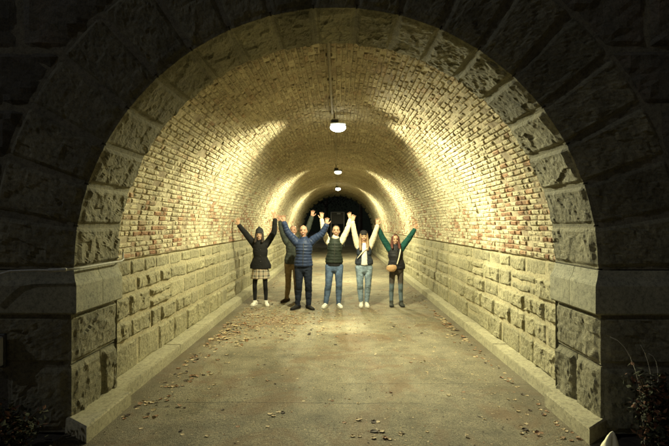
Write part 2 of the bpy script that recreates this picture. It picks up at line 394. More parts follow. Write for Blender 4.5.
def facade(yf, front, detail, name_root):
    """portal wall: coursed blocks outside the ring, piers and imposts"""
    wall = Relief(); out = front
    xs_in = RC+.72
    # wall blocks above the impost
    z = ZC+.002; row = 0
    while z < ZT-.05:
        h = random.choice([.40, .44, .48]) ; h = min(h, ZT-z)
        if ZT-z-h < .2: h = ZT-z
        for sx in (-1, 1):
            x = 0 if row % 2 else -.0; x = 0.0 if row % 2 == 0 else .45
            if row % 2: edges = [-.0, .45]
            x0 = 0.0
            first = True
            while x0 < 13:
                w = random.uniform(.7, 1.1) if not (first and row % 2) else .5
                first = False
                x1 = min(x0+w, 13.); 
                g = .008
                nx = 14 if (x0 < 4.2 and detail) else 5; nz_ = 10 if (x0 < 4.2 and detail) else 4
                ua = edge_axis(x1-x0-2*g, nx); va = edge_axis(h-2*g, nz_)
                U, Vg = np.meshgrid(ua, va, indexing='ij'); X = x0+g+U; Z = z+g+Vg
                rr = np.hypot(X, Z-ZC); lim = RO+g*1.3
                # top profile of the wing walls
                inside = rr < lim
                if inside.all(): x0 = x1; continue
                k = np.where(inside, lim/np.maximum(rr, .01), 1.); X2 = X*k; Z2 = ZC+(Z-ZC)*k
                if (Z2.max() > z+h+.2) or X2.max() > x1+.35: 
                    pass
                dr = np.where(inside, 0, rr-lim)
                W = sm((np.minimum(U, x1-x0-2*g-U)-.012)/.04)*sm((np.minimum(Vg, h-2*g-Vg)-.012)/.04)*sm(dr/.05)
                sunk = (U <= 0) | (U >= ua[-1]) | (Vg <= 0) | (Vg >= va[-1])
                Z2 = np.minimum(Z2, z+h-g) if z+h-ZC > RO else Z2
                topz = ZT-np.clip(X2-6.5, 0, 7)*.66
                if (x0+x1)/2 > 6.5 and z+h/2 > ZT-((x0+x1)/2-6.5)*.66: x0 = x1; continue
                P = np.stack([CX+sx*X2, np.full_like(X2, yf), Z2], -1)
                Nn = np.zeros_like(P); Nn[..., 1] = out
                wall.add(P, Nn, W, sunk, random.random(), .035*random.uniform(.6, 1.3))
                x0 = x1
        z += h; row += 1
    # below the impost, away from the corner stones
    for (z0, z1) in ((.0, .565), (.565, .995)):
        for sx in (-1, 1):
            x0 = xs_in if z0 > .1 else xs_in-.2
            while x0 < 13:
                x1 = min(13, x0+random.uniform(.8, 1.2)); g = .008
                topz = ZT-max(0, (x0+x1)/2-6.5)*.66
                nx = 12 if (x0 < 4.2 and detail) else 5
                ua = edge_axis(x1-x0-2*g, nx); va = edge_axis(z1-z0-2*g, 8 if detail else 4)
                U, Vg = np.meshgrid(ua, va, indexing='ij'); X = x0+g+U; Z = z0+g+Vg
                W = sm((np.minimum(U, ua[-1]-U)-.012)/.04)*sm((np.minimum(Vg, va[-1]-Vg)-.012)/.04)
                sunk = (U <= 0) | (U >= ua[-1]) | (Vg <= 0) | (Vg >= va[-1])
                P = np.stack([CX+sx*X, np.full_like(X, yf), Z], -1); Nn = np.zeros_like(P); Nn[..., 1] = out
                if z0 < topz: wall.add(P, Nn, W, sunk, random.random(), .03)
                x0 = x1
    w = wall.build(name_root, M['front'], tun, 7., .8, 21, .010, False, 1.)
    # backing wall with the opening (pointing)
    th = np.linspace(0, pi, 61)
    mb = MB(); r1 = RC+.03
    yb = yf+out*.003
    V = []; 
    for a in th:
        c, s_ = math.cos(a), math.sin(a); V.append((CX+r1*c, yb, ZC+r1*s_))
        # ray to box
        t = min(13.5/abs(c) if abs(c) > 1e-6 else 1e9, (ZT-ZC)/s_ if s_ > 1e-6 else 1e9)
        V.append((CX+t*c, yb, ZC+t*s_))
    mb.add(V, [(2*i, 2*i+1, 2*i+3, 2*i+2) for i in range(60)])
    # clip wings to the slope
    mb.V = [(x, y, min(z, ZT-max(0, abs(x)-6.5)*.66) if abs(x) > 6.5 else z) for x, y, z in mb.V]
    for sx in (-1, 1):
        mb.add([(CX+sx*r1, yb, 0), (CX+sx*13.5, yb, 0), (CX+sx*13.5, yb, ZC), (CX+sx*r1, yb, ZC)], [(0, 1, 2, 3)])
    mb.build('pointing', M['mortar_dark'], w, False)
    cop = MB()
    xx = -6.5
    while xx < 6.4:
        cop.box((xx+.65, yf-out*-.03, ZT+.10), (1.29, .62, .18), .02); xx += 1.3
    cop.build('coping', M['impost'], w, False)
    return w

port = facade(Y0, -1, True, 'portal_wall')
make_ring(Y0, Y1, port, 'voussoir', .038, 28, 36, 26, -1)
farw = facade(YF, 1, False, 'far_portal_wall')
make_ring(YF, YE, farw, 'voussoir', .10, 4, 8, 8, 1)

# quoin stones of the piers (front return + jamb)
def quoins(yf, yb, front, parent):
    for sx in (-1, 1):
        for (z0, z1, split, lf) in ((.565, .995, 0, .72), (.0, .565, 1, .52)):
            inner = abs(yb-yf)
            parts = [(0, inner)] if not split else [(0, inner*(.50 if sx > 0 else .62)), (inner*(.50 if sx > 0 else .62), inner)]
            for pi_, (i0, i1) in enumerate(parts):
                R = Relief(); h = z1-z0-.012; rc = RC+.02
                if pi_ == 0:
                    def fn(s, l):
                        infr = s < lf
                        x = np.where(infr, rc+lf-s, rc); y = np.where(infr, yf, yf-front*(s-lf))
                        P = np.stack([CX+sx*x, y, z0+.006+l], -1)
                        c = sm(((s-lf)+.02)/.04)
                        Nn = np.stack([-sx*c, front*(1-c), 0*c], -1); Nn /= np.linalg.norm(Nn, axis=-1, keepdims=True)+1e-9
                        return P, Nn
                    wrap_block(fn, lf, i1-i0-.01, h, 22, int(10+(i1-i0)*34), 22, random.random()*.6, .04, R)
                else:
                    ua = edge_axis(i1-i0-.01, 20); va = edge_axis(h, 22)
                    U, Vg = np.meshgrid(ua, va, indexing='ij')
                    P = np.stack([np.full_like(U, CX+sx*rc), yf-front*(i0+.005+U), z0+.006+Vg], -1)
                    Nn = np.zeros_like(P); Nn[..., 0] = -sx
                    W = sm((np.minimum(U, ua[-1]-U)-.012)/.045)*sm((np.minimum(Vg, va[-1]-Vg)-.012)/.045)
                    sunk = (U <= 0) | (U >= ua[-1]) | (Vg <= 0) | (Vg >= va[-1])
                    R.add(P, Nn, W, sunk, random.random()*.6, .06)
                R.build('quoin', M['ring'], parent, 9., .62, 40+pi_, .009, False, .6)
        # impost: profile swept round the corner
        prof = [(-.0, .995), (.035, .995), (.05, 1.01), (.052, 1.05), (.052, 1.235), (.046, 1.25), (.030, 1.275), (.016, 1.31), (.008, 1.345), (.004, 1.362), (-.05, 1.366)]
        rc = RC+.0
        for (t0, t1) in ((0, .5), (.5, 1.0)):
            V = []; 
            ya = yf-front*abs(yb-yf)*t1; yb_ = yf-front*abs(yb-yf)*t0
            sta = [1, 0] if t0 > 0 else [1, 0, 2]
            for (d, z) in prof:
                V.append((CX+sx*(rc-d), ya, z)); V.append((CX+sx*(rc-d), (yb_+front*d) if t0 == 0 else yb_-front*.006, z))
                if t0 == 0: V.append((CX+sx*(rc+.9), yf+front*d, z))
            n = 3 if t0 == 0 else 2; Q = []
            for i in range(len(prof)-1):
                for k in range(n-1): Q.append((i*n+k, i*n+k+1, (i+1)*n+k+1, (i+1)*n+k))
            mb = MB().add(V, Q)
            # end faces (thin joint shows)
            m0 = len(prof)
            mb.build('impost', M['impost'], parent, False)
        V = []
        for (d, z) in prof: V.append((CX+sx*(rc+.908), yf+front*d, z)); V.append((CX+sx*13., yf+front*d, z))
        mb = MB().add(V, [(2*i, 2*i+1, 2*i+3, 2*i+2) for i in range(len(prof)-1)])
        mb.build('string_course', M['front'], parent, False)
        # jamb backing
        mb = MB().add([(CX+sx*(RC+.045), yf, 0), (CX+sx*(RC+.045), yb, 0), (CX+sx*(RC+.045), yb, 1.0), (CX+sx*(RC+.045), yf, 1.0)], [(0, 1, 2, 3)])
        mb.build('pointing', M['mortar_dark'], parent, False)
quoins(Y0, Y1, -1, port); quoins(YF, YE, 1, farw)
for (ya, yb, par) in ((Y0+.02, Y1, port), (YE, YF-.02, farw)):
    grid_obj('pointing', lambda u, v: np.stack([CX+(RC+.002)*np.cos(v), u, ZC+(RC+.002)*np.sin(v)], -1), np.array([ya, yb]), np.linspace(0, pi, 80), M['mortar_dark'], par)
    yq = ya if ya < 10 else yb
    grid_obj('pointing', lambda u, v: np.stack([CX+u*np.cos(v), np.full_like(u, yq), ZC+u*np.sin(v)], -1), np.array([RC+.002, RC+.05]), np.linspace(0, pi, 80), M['mortar_dark'], par)
for (ys, d_) in ((Y1, 1), (YE, -1)):
    grid_obj('ring_return', lambda u, v: np.stack([CX+u*np.cos(v), np.full_like(u, ys), ZC+u*np.sin(v)], -1), np.array([RC+.012, RB+.06]), np.linspace(0, pi, 80), M['ring'], port if d_ > 0 else farw)
    for sx in (-1, 1):
        MB().add([(CX+sx*(RC+.0), ys, 0), (CX+sx*2.5, ys, 0), (CX+sx*2.5, ys, ZC), (CX+sx*(RC+.0), ys, ZC)], [(0, 1, 2, 3)]).build('pier_return', M['ring'], port if d_ > 0 else farw, False)

# ------------------------------------------------------------------ brick vault
def vault():
    R = Relief(); nc = 118; L = pi*RB; ch = L/nc
    for j in range(nc):
        a0 = pi*j/nc; y = Y1 - random.uniform(0, .03) - (.11 if j % 2 else 0)
        while y < YE:
            header = random.random() < (.62 if j % 5 == 3 else .16)
            bl = .095 if header else .195
            bl *= random.uniform(.96, 1.04)
            y0 = max(y, Y1+.002); y1 = min(y+bl, YE-.002); y += bl+.011
            if y1-y0 < .03: continue
            near = y0 < 9
            miss = random.random() < (.05 if y0 < 6.2 else .012)
            if miss and not (near and random.random() < .0): 
                if random.random() < .6: continue
            g = .0052/RB
            wob = random.uniform(-.0025, .0025)/RB
            na, nb = (4, 3) if y0 < 7.5 else (2, 2)
            ua = np.concatenate([[0, .0005], np.linspace(.012, y1-y0-.012, na) if y0 < 7.5 else [.006, y1-y0-.006], [y1-y0-.0005, y1-y0]])
            hh = ch-.0104
            va = np.concatenate([[0, .0005], np.linspace(.010, hh-.010, nb) if y0 < 7.5 else [.005, hh-.005], [hh-.0005, hh]])
            U, Vg = np.meshgrid(ua, va, indexing='ij')
            th = a0+g+Vg/RB+wob
            off = random.gauss(0, .0030) - (.014 if random.random() < .07 else 0)
            tl = random.gauss(0, .003); tl2 = random.gauss(0, .0025)
            y0 += random.gauss(0, .003)
            edge = (np.minimum(U, ua[-1]-U) <= .0006) | (np.minimum(Vg, hh-Vg) <= .0006)
            rr = RB-off+np.where(edge, .004, 0.)+tl*(U/(y1-y0)-.5)*2+tl2*(Vg/hh-.5)*2
            yy = y0+U
            P = np.stack([CX+rr*np.cos(th), yy, ZC+rr*np.sin(th)], -1)
            Nn = np.stack([-np.cos(th), 0*th, -np.sin(th)], -1)
            W = np.where(edge, .2, 1.)
            sunk = (U <= 0) | (U >= ua[-1]) | (Vg <= 0) | (Vg >= hh)
            if y0 < 12: P = P+(RS.rand(*P.shape)-.5)*np.where(sunk, 0, .0050)[..., None]*np.array([.6, 1.2, .6])
            R.add(P, Nn, W, sunk, random.random(), .008)
    o = R.build('brick_vault', M['brick'], tun, 14., .9, 5, .004)
    def mort(u, v):
        c_, s_ = np.cos(v), np.sin(v); n = fbm(np.stack([RB*c_*7, u*7, RB*s_*7], -1), 31, 3)
        r_ = RB+.0095-.022*np.clip(n-.30, 0, 1)
        return np.stack([CX+r_*c_, u, ZC+r_*s_], -1)
    grid_obj('mortar', lambda u, v: mort(u, v),
             np.concatenate([np.linspace(Y1-.02, 12, 320), np.linspace(12.1, YE+.02, 150)]), np.linspace(0, pi, 300), M['mortar_brick'], o)
vault()

# ------------------------------------------------------------------ coursed side walls
def side_wall(sx):
    R = Relief(); XW = 2.305
    courses = [(.10, .46), (.46, .70), (.70, .97), (.97, 1.17), (1.17, 1.36)] if sx < 0 else [(.10, .42), (.42, .68), (.68, .90), (.90, 1.16), (1.16, 1.36)]
    gy = 9.5 if sx < 0 else 9.95
    for ci, (z0, z1) in enumerate(courses):
        for (ya, yb) in ((Y1+.003, gy-.02), (gy+.02, YE-.003)):
            y = ya
            while y < yb-.02:
                w = random.uniform(.32, .78) if ci < 4 else random.uniform(.35, .6)
                y1 = min(y+w, yb)
                if yb-y1 < .2: y1 = yb
                g = .011
                # a few stones are split in two thinner ones
                subs = [(z0, z1)] if (random.random() > .15 or z1-z0 < .24) else [(z0, (z0+z1)/2), ((z0+z1)/2, z1)]
                for (a, b) in subs:
                    a += random.uniform(-.004, .004)
                    det = y < 9
                    ua = edge_axis(y1-y-2*g, int(6+(y1-y)*46) if det else 11); va = edge_axis(b-a-2*g, int(4+(b-a)*46) if det else 8)
                    U, Vg = np.meshgrid(ua, va, indexing='ij')
                    P = np.stack([np.full_like(U, CX+sx*XW), y+g+U+0*Vg, a+g+Vg], -1)
                    jit = (fbm(P*np.array([1, 5, 5.])+ci, 77, 2)-.5)*.045; P[..., 2] += jit*(z0 > .05); P[..., 2] = np.minimum(P[..., 2], 1.362)
                    Nn = np.zeros_like(P); Nn[..., 0] = -sx
                    W = sm((np.minimum(U, ua[-1]-U)-.006)/.03)*sm((np.minimum(Vg, va[-1]-Vg)-.006)/.03)
                    sunk = (U <= 0) | (U >= ua[-1]) | (Vg <= 0) | (Vg >= va[-1])
                    R.add(P, Nn, W, sunk, random.random(), random.choice([.016, .028, .04, .05]) if ci < 4 else random.choice([.008, .014, .03]))
                y = y1
    o = R.build('side_wall', M['wall'], tun, 9., .75, 61 if sx < 0 else 71, .008, False, .6)
    mb = MB()
    for (ya, yb) in ((Y1, gy-.02), (gy+.02, YE)):
        x0 = CX+sx*(XW-.003)
        mb.add([(x0, ya, 0), (x0, yb, 0), (x0, yb, ZC), (x0, ya, ZC)], [(0, 1, 2, 3)])
    xb = CX+sx*(XW+.12); xf = CX+sx*(XW-.003)
    mb.add([(xf, gy-.02, 0), (xb, gy-.02, 0), (xb, gy-.02, ZC), (xf, gy-.02, ZC)], [(0, 1, 2, 3)])
    mb.add([(xf, gy+.02, 0), (xb, gy+.02, 0), (xb, gy+.02, ZC), (xf, gy+.02, ZC)], [(0, 1, 2, 3)])
    mb.add([(xb, gy-.02, 0), (xb, gy+.02, 0), (xb, gy+.02, ZC), (xb, gy-.02, ZC)], [(0, 1, 2, 3)])
    # top bed
    mb.add([(CX+sx*(XW-.01), Y1, ZC-.002), (CX+sx*2.45, Y1, ZC-.002), (CX+sx*2.45, YE, ZC-.002), (CX+sx*(XW-.01), YE, ZC-.002)], [(0, 1, 2, 3)])
    mb.build('pointing', M['mortar_stone'], o, False)
side_wall(-1); side_wall(1)

# ------------------------------------------------------------------ ground, path, kerbs, bank
def sheet(name, x0, x1, y0, y1, nx, ny, zf, mat):
    o = grid_obj(name, lambda u, v: np.stack([u, v, zf(u, v)], -1), np.linspace(x0, x1, nx), np.linspace(y0, y1, ny), mat, None); o['kind'] = 'structure'; return o
rise = lambda y: sm((y-30.6)/9.)*.78
sheet('path', -2.25+CX, 2.25+CX, -6, 30.6, 20, 120, lambda u, v: .012*(fbm(np.stack([u*.8, v*.8, 0*u], -1), 4, 2)-.5), M['pave'])
def gz(u, v):
    b = -.02+.04*(fbm(np.stack([u*.5, v*.5, 0*u], -1), 14, 2)-.5)
    far = np.clip(sm((v-30.6)/9.)*.78, 0, .78)
    side = sm((np.abs(u)-2.6)/2.)*(v > YF)*.25
    near = sm((np.abs(u)-2.3)/.8)*(v < Y0)*.06
    inside = (v > Y0+.4) & (v < YF-.4)
    return np.where(inside, -.06, b*(v > -50)+far*(v > 30)-.01+side+near-.012*(np.abs(u) < 2.4))
us = np.concatenate([[-220, -120, -60, -30], np.linspace(-16, 16, 129), [30, 60, 120, 220]])
vs = np.concatenate([[-220, -100, -40], np.linspace(-10, 50, 241), [60, 80, 120, 220]])
g_ = grid_obj('ground', lambda u, v: np.stack([u, v, gz(u, v)], -1), us, vs, M['earth'], None); g_['kind'] = 'structure'
pth = grid_obj('outer_path', lambda u, v: np.stack([u, v, gz(u*0+5, v)-.25*(v > YF)-.06*(v < Y0)+.045+0*u, ], -1), np.linspace(-2.4, 2.4, 12), np.linspace(30.55, 49, 60), M['pave'], None); pth['kind'] = 'structure'
def bank():
    U = np.concatenate([np.linspace(-16, -6, 21), np.linspace(-5.5, 5.5, 12), np.linspace(6, 16, 21)]); Vv = np.linspace(Y0+.2, YF-.2, 60)
    def f(u, v):
        h = ZT-np.clip(np.abs(u)-6.3, 0, 8.4)*.66 + .25*(fbm(np.stack([u*.4, v*.4, 0*u], -1), 3, 3)-.5)*(np.abs(u) < 14)
        return np.stack([u, v, np.maximum(h, -.3)], -1)
    o = grid_obj('embankment', f, U, Vv, M['grassy'], None); o['kind'] = 'structure'
bank()
backdrop = grid_obj('hillside', lambda u, v: np.stack([u, v, .6+22*sm((v-56)/40.)+1.5*(fbm(np.stack([u*.08, v*.08, 0*u], -1), 6, 3)-.5)], -1), np.linspace(-150, 150, 60), np.linspace(54, 100, 24), M['grassy'], None); backdrop['kind'] = 'structure'  # added rise that screens the pale sky behind the far opening
def kerb(sx):
    mb = MB(); h = .13
    xin0 = -2.0 if sx < 0 else 1.985; xin1 = -2.115 if sx < 0 else 2.09
    def block(pts, z1, bev=.014):
        n = len(pts); c = np.mean(pts, 0); V = []
        ins = []
        for p in pts:
            d = np.array(p)-c; d = d/np.linalg.norm(d); ins.append(np.array(p)-d*bev*1.3)
        V += [(p[0], p[1], -.05) for p in pts]+[(p[0], p[1], z1-bev) for p in pts]+[(p[0], p[1], z1) for p in ins]
        Q = [(k, (k+1) % n, (k+1) % n+n, k+n) for k in range(n)]+[(k+n, (k+1) % n+n, (k+1) % n+2*n, k+2*n) for k in range(n)]
        Q.append(tuple(2*n+k for k in range(4)))
        mb.add(V, Q, [(2*n, 2*n+3, 2*n+4)] if n == 5 else [])
    xb = CX+sx*2.215
    block([(xin0, 3.83), (xin0, 4.66), (CX+sx*2.35, 4.66), (CX+sx*2.35, 4.06), (xb, 4.06)] if False else [(xin0, 3.83), (xin0, 4.66), (CX+sx*2.36, 4.80), (xb+sx*.05, 4.04)], h+.004)
    y = 4.66+.004; 
    while y < 30.2:
        L = random.uniform(1.3, 1.9); y1 = min(y+L, 30.3); j = random.uniform(-.003, .003)
        block([(xin1+j, y), (xin1+j, y1-.005), (CX+sx*2.38, y1-.005), (CX+sx*2.38, y)], h+random.uniform(-.002, .002))
        y = y1
    me = mb.mesh('kerb', False)
    a = me.attributes.new('rnd', 'FLOAT', 'POINT')
    o = link('kerb', me, M['kerb']); o['kind'] = 'structure'
kerb(-1); kerb(1)

# ------------------------------------------------------------------ lamps and conduits
def lamp(y, label, lensmat, power, side, aim, rk=1.25):
    r = tag(empty('ceiling_lamp', (0.0, y, 3.40)), label, 'ceiling lamp', 'lamps hanging along the crown of the vault')
    zc = ZC+RB-3.40
    MB().box((-.055, -.0, .09), (.13, .10, .07), .012).build('junction_box', M['darkmetal'], r, False)
    MB().pipe([(-.06, 0, .15), (-.06, 0, zc)], .014).build('stem', M['pipe'], r)
    h = MB(); h.box((0, 0, .045), (.26, .18, .035), .012); h.build('housing', M['darkmetal'] if lensmat is M['lens_dim'] else M['pale_housing'], r, False)
    l = MB(); ls = 1.2 if y < 9 else 1.1
    l.ell((0, 0, -.012), (.112*ls, .10*ls, .060*ls), 24, 14)
    l.build('lens', lensmat, r)
    def spot(dirv, power, size, blend, nm, soft=.04, z=-.085):
        d = bpy.data.lights.new(nm, 'SPOT'); d.energy = power; d.spot_size = math.radians(size); d.spot_blend = blend; d.color = LC; d.shadow_soft_size = soft
        o = bpy.data.objects.new(nm, d); COL.objects.link(o); o.parent = r; o.location = (0, 0, z)
        o.rotation_euler = Vector(dirv).to_track_quat('-Z', 'Y').to_euler()
    spot((0, 0, -1), power, 179, .35, 'down_light')
    if aim: spot((1.0, -1.4, -1.0), aim, 96, 1., 'forward_light')
    for sx in (-1, 1):
        spot((sx*1.75, 0, -.95), side*(rk if sx > 0 else 1.), 86 if y < 9 else 80, .5 if y < 9 else .75, 'side_light', .02, -.07)
LC = (1.0, .95, .59)
LY = (8.2, 15.3, 22.7)
lamp(LY[0], 'brightest glowing ceiling lamp, nearest, at the end of the thick pipe', M['lens'], 1450, 2900, 1850)
lamp(LY[1], 'middle ceiling lamp with dark junction box above a shielded white lens', M['lens_dim'], 1450, 1050, 0)
lamp(LY[2], 'farthest small bright ceiling lamp near the dark tunnel exit', M['lens'], 1400, 850, 0)
cn = MB(); xr = CX-.075
zr = ZC+RB-.045
cn.pipe([(xr, 4.88, zr), (xr, 8.1, zr)], .019)
for y in np.arange(5.3, 8.1, .9): cn.box((xr, y, zr+.012), (.075, .03, .035), .004)
tag(cn.build('ceiling_conduit', M['pipe']), 'thick grey pipe along the vault crown leading to the nearest lamp', 'pipe')
cn = MB(); xr2 = -.05
for a, b in ((8.3, 15.25), (15.35, 22.6)): cn.pipe([(xr2, a, zr+.01), (xr2, b, zr+.01)], .009)
tag(cn.build('ceiling_conduit', M['pipe']), 'thin cable run along the vault crown between the three lamps', 'cable')
# conduit on the left impost
cn = empty('wall_conduit', (-2.2, 4.0, 1.38)); tag(cn, 'grey metal conduit bending along the top of the left impost stone', 'pipe')
def rel(p): return (p[0]+2.2, p[1]-4.0, p[2]-1.38)
pts = [(-2.95, 3.93, 1.18), (-2.86, 3.93, 1.27), (-2.78, 3.93, 1.335), (-2.68, 3.93, 1.365), (-2.45, 3.93, 1.372), (-2.30, 3.93, 1.372)]
MB().pipe([rel(p) for p in pts], .010).build('bend', M['metal'], cn)
MB().pipe([rel(p) for p in [(-2.36, 3.93, 1.372), (-2.235, 3.945, 1.374)]], .016).build('coupling', M['metal'], cn)
MB().pipe([rel(p) for p in [(-2.24, 3.945, 1.374), (-2.19, 3.99, 1.378), (-2.17, 4.1, 1.38), (-2.17, 4.83, 1.38), (-2.18, 4.89, 1.395), (-2.19, 4.90, 1.46)]], .009).build('straight_run', M['metal'], cn)
ub = tag(empty('utility_box', (-2.845, 3.985, .70)), 'small pale grey box fixed to the dark left portal wall', 'utility box')
MB().box((0, -.03, 0), (.16, .08, .24), .008).build('cover', M['pale_housing'], ub, False)
MB().box((0, .0, 0), (.19, .03, .28), .006).build('back_plate', M['darkmetal'], ub, False)

# ------------------------------------------------------------------ people
def cloth(name, col, var=.18, rough=.85, scale=60):
    m = simple(name, col, rough, var+.12, 14, .35, 0, .006); m.node_tree.nodes['Principled BSDF'].inputs['Specular IOR Level'].default_value = .22
    return m
SKIN = {k: simple('skin_'+k, c, .55, .08, 25, .05) for k, c in dict(a=(.46, .29, .19), b=(.46, .26, .175), c=(.50, .31, .20)).items()}
M['eye'] = simple('eye_dark', (.05, .035, .03), .2, .1, 10, 0); M['lip'] = simple('lip', (.42, .15, .12), .5, .1, 20, 0); M['teeth'] = simple('teeth', (.8, .78, .7), .4, .05, 20, 0)
def fabric(n, c, **k):
    if n not in M: M[n] = cloth(n, c, **k)
    return M[n]
def plaid():
    m, nt, b = newmat('plaid_wool'); v = coords(nt); sep = nt.nodes.new('ShaderNodeSeparateXYZ'); nt.links.new(v, sep.inputs[0])
    c = (.40, .36, .27)
    col = None
    def stripe(o, per, lo, off=0.):
        t = math_(nt, 'FRACT', math_(nt, 'ADD', math_(nt, 'DIVIDE', sep.outputs[o], per), off))
        return math_(nt, 'LESS_THAN', t, lo)
    a = stripe('X', .095, .30, .2); b2 = stripe('Z', .095, .30, .35)
    a2 = stripe('X', .095, .06, .6); b3 = stripe('Z', .095, .06, .8)
    k = math_(nt, 'MULTIPLY', math_(nt, 'ADD', a, b2), .46)
    c1 = mixc(nt, k, c, (.035, .032, .03))
    k2 = math_(nt, 'MAXIMUM', a2, b3); c2 = mixc(nt, math_(nt, 'MULTIPLY', k2, .6), c1, (.25, .05, .04))
    nt.links.new(c2, b.inputs['Base Color']); b.inputs['Roughness'].default_value = .9; return m
def jeans(name, c):
    m, nt, b = newmat(name); v = coords(nt); n = noise(nt, 7, 5, .7, v, .6); f = noise(nt, 160, 2, .6, v)
    cc = ramp(nt, n, [(.35, tuple(x*.55 for x in c)), (.5, c), (.68, tuple(min(1, x*1.7) for x in c))])
    cc = mixc(nt, .5, cc, ramp(nt, f, [(.35, .6), (.6, 1.1)]), 'MULTIPLY')
    nt.links.new(cc, b.inputs['Base Color']); b.inputs['Roughness'].default_value = .85; bump(nt, b, f, .2, .002); return m

def lerp(a, b, t): return tuple(a[i]*(1-t)+b[i]*t for i in range(3))
def limb(mb, pts, rs, seg=14, quilt=0., n=8, ref=(0, 1, 0)):
    secs = []
    for i in range(len(pts)-1):
        for k in range(n):
            t = k/n; secs.append((lerp(pts[i], pts[i+1], t), rs[i]*(1-t)+rs[i+1]*t))
    secs.append((pts[-1], rs[-1]))
    # soften the joint
    P = np.array([s[0] for s in secs]); 
    for _ in range(3): P[1:-1] = P[1:-1]*.5+(P[:-2]+P[2:])*.25
    acc = 0; out = []
    for i, p in enumerate(P):
        if i: acc += np.linalg.norm(P[i]-P[i-1])
        q = quilt*(abs(math.sin(pi*acc/.06))-.5) if quilt else 0
        r = secs[i][1]+q; out.append((tuple(p), r, r))
    mb.tube(out, seg, ref)
def torso_secs(keys, quilt=0., step=.012):
    """keys: list (z, x, y, rx, ry) bottom to top"""
    out = []; z = keys[0][0]; zs = [k[0] for k in keys]
    while z <= keys[-1][0]+1e-6:
        v = [np.interp(z, zs, [k[j] for k in keys]) for j in range(1, 5)]
        q = quilt*(abs(math.sin(pi*(z-keys[0][0])/.062))**.6-.6) if quilt else 0
        out.append(((v[0], v[1], z), v[2]+q, v[3]+q)); z += step
    return out

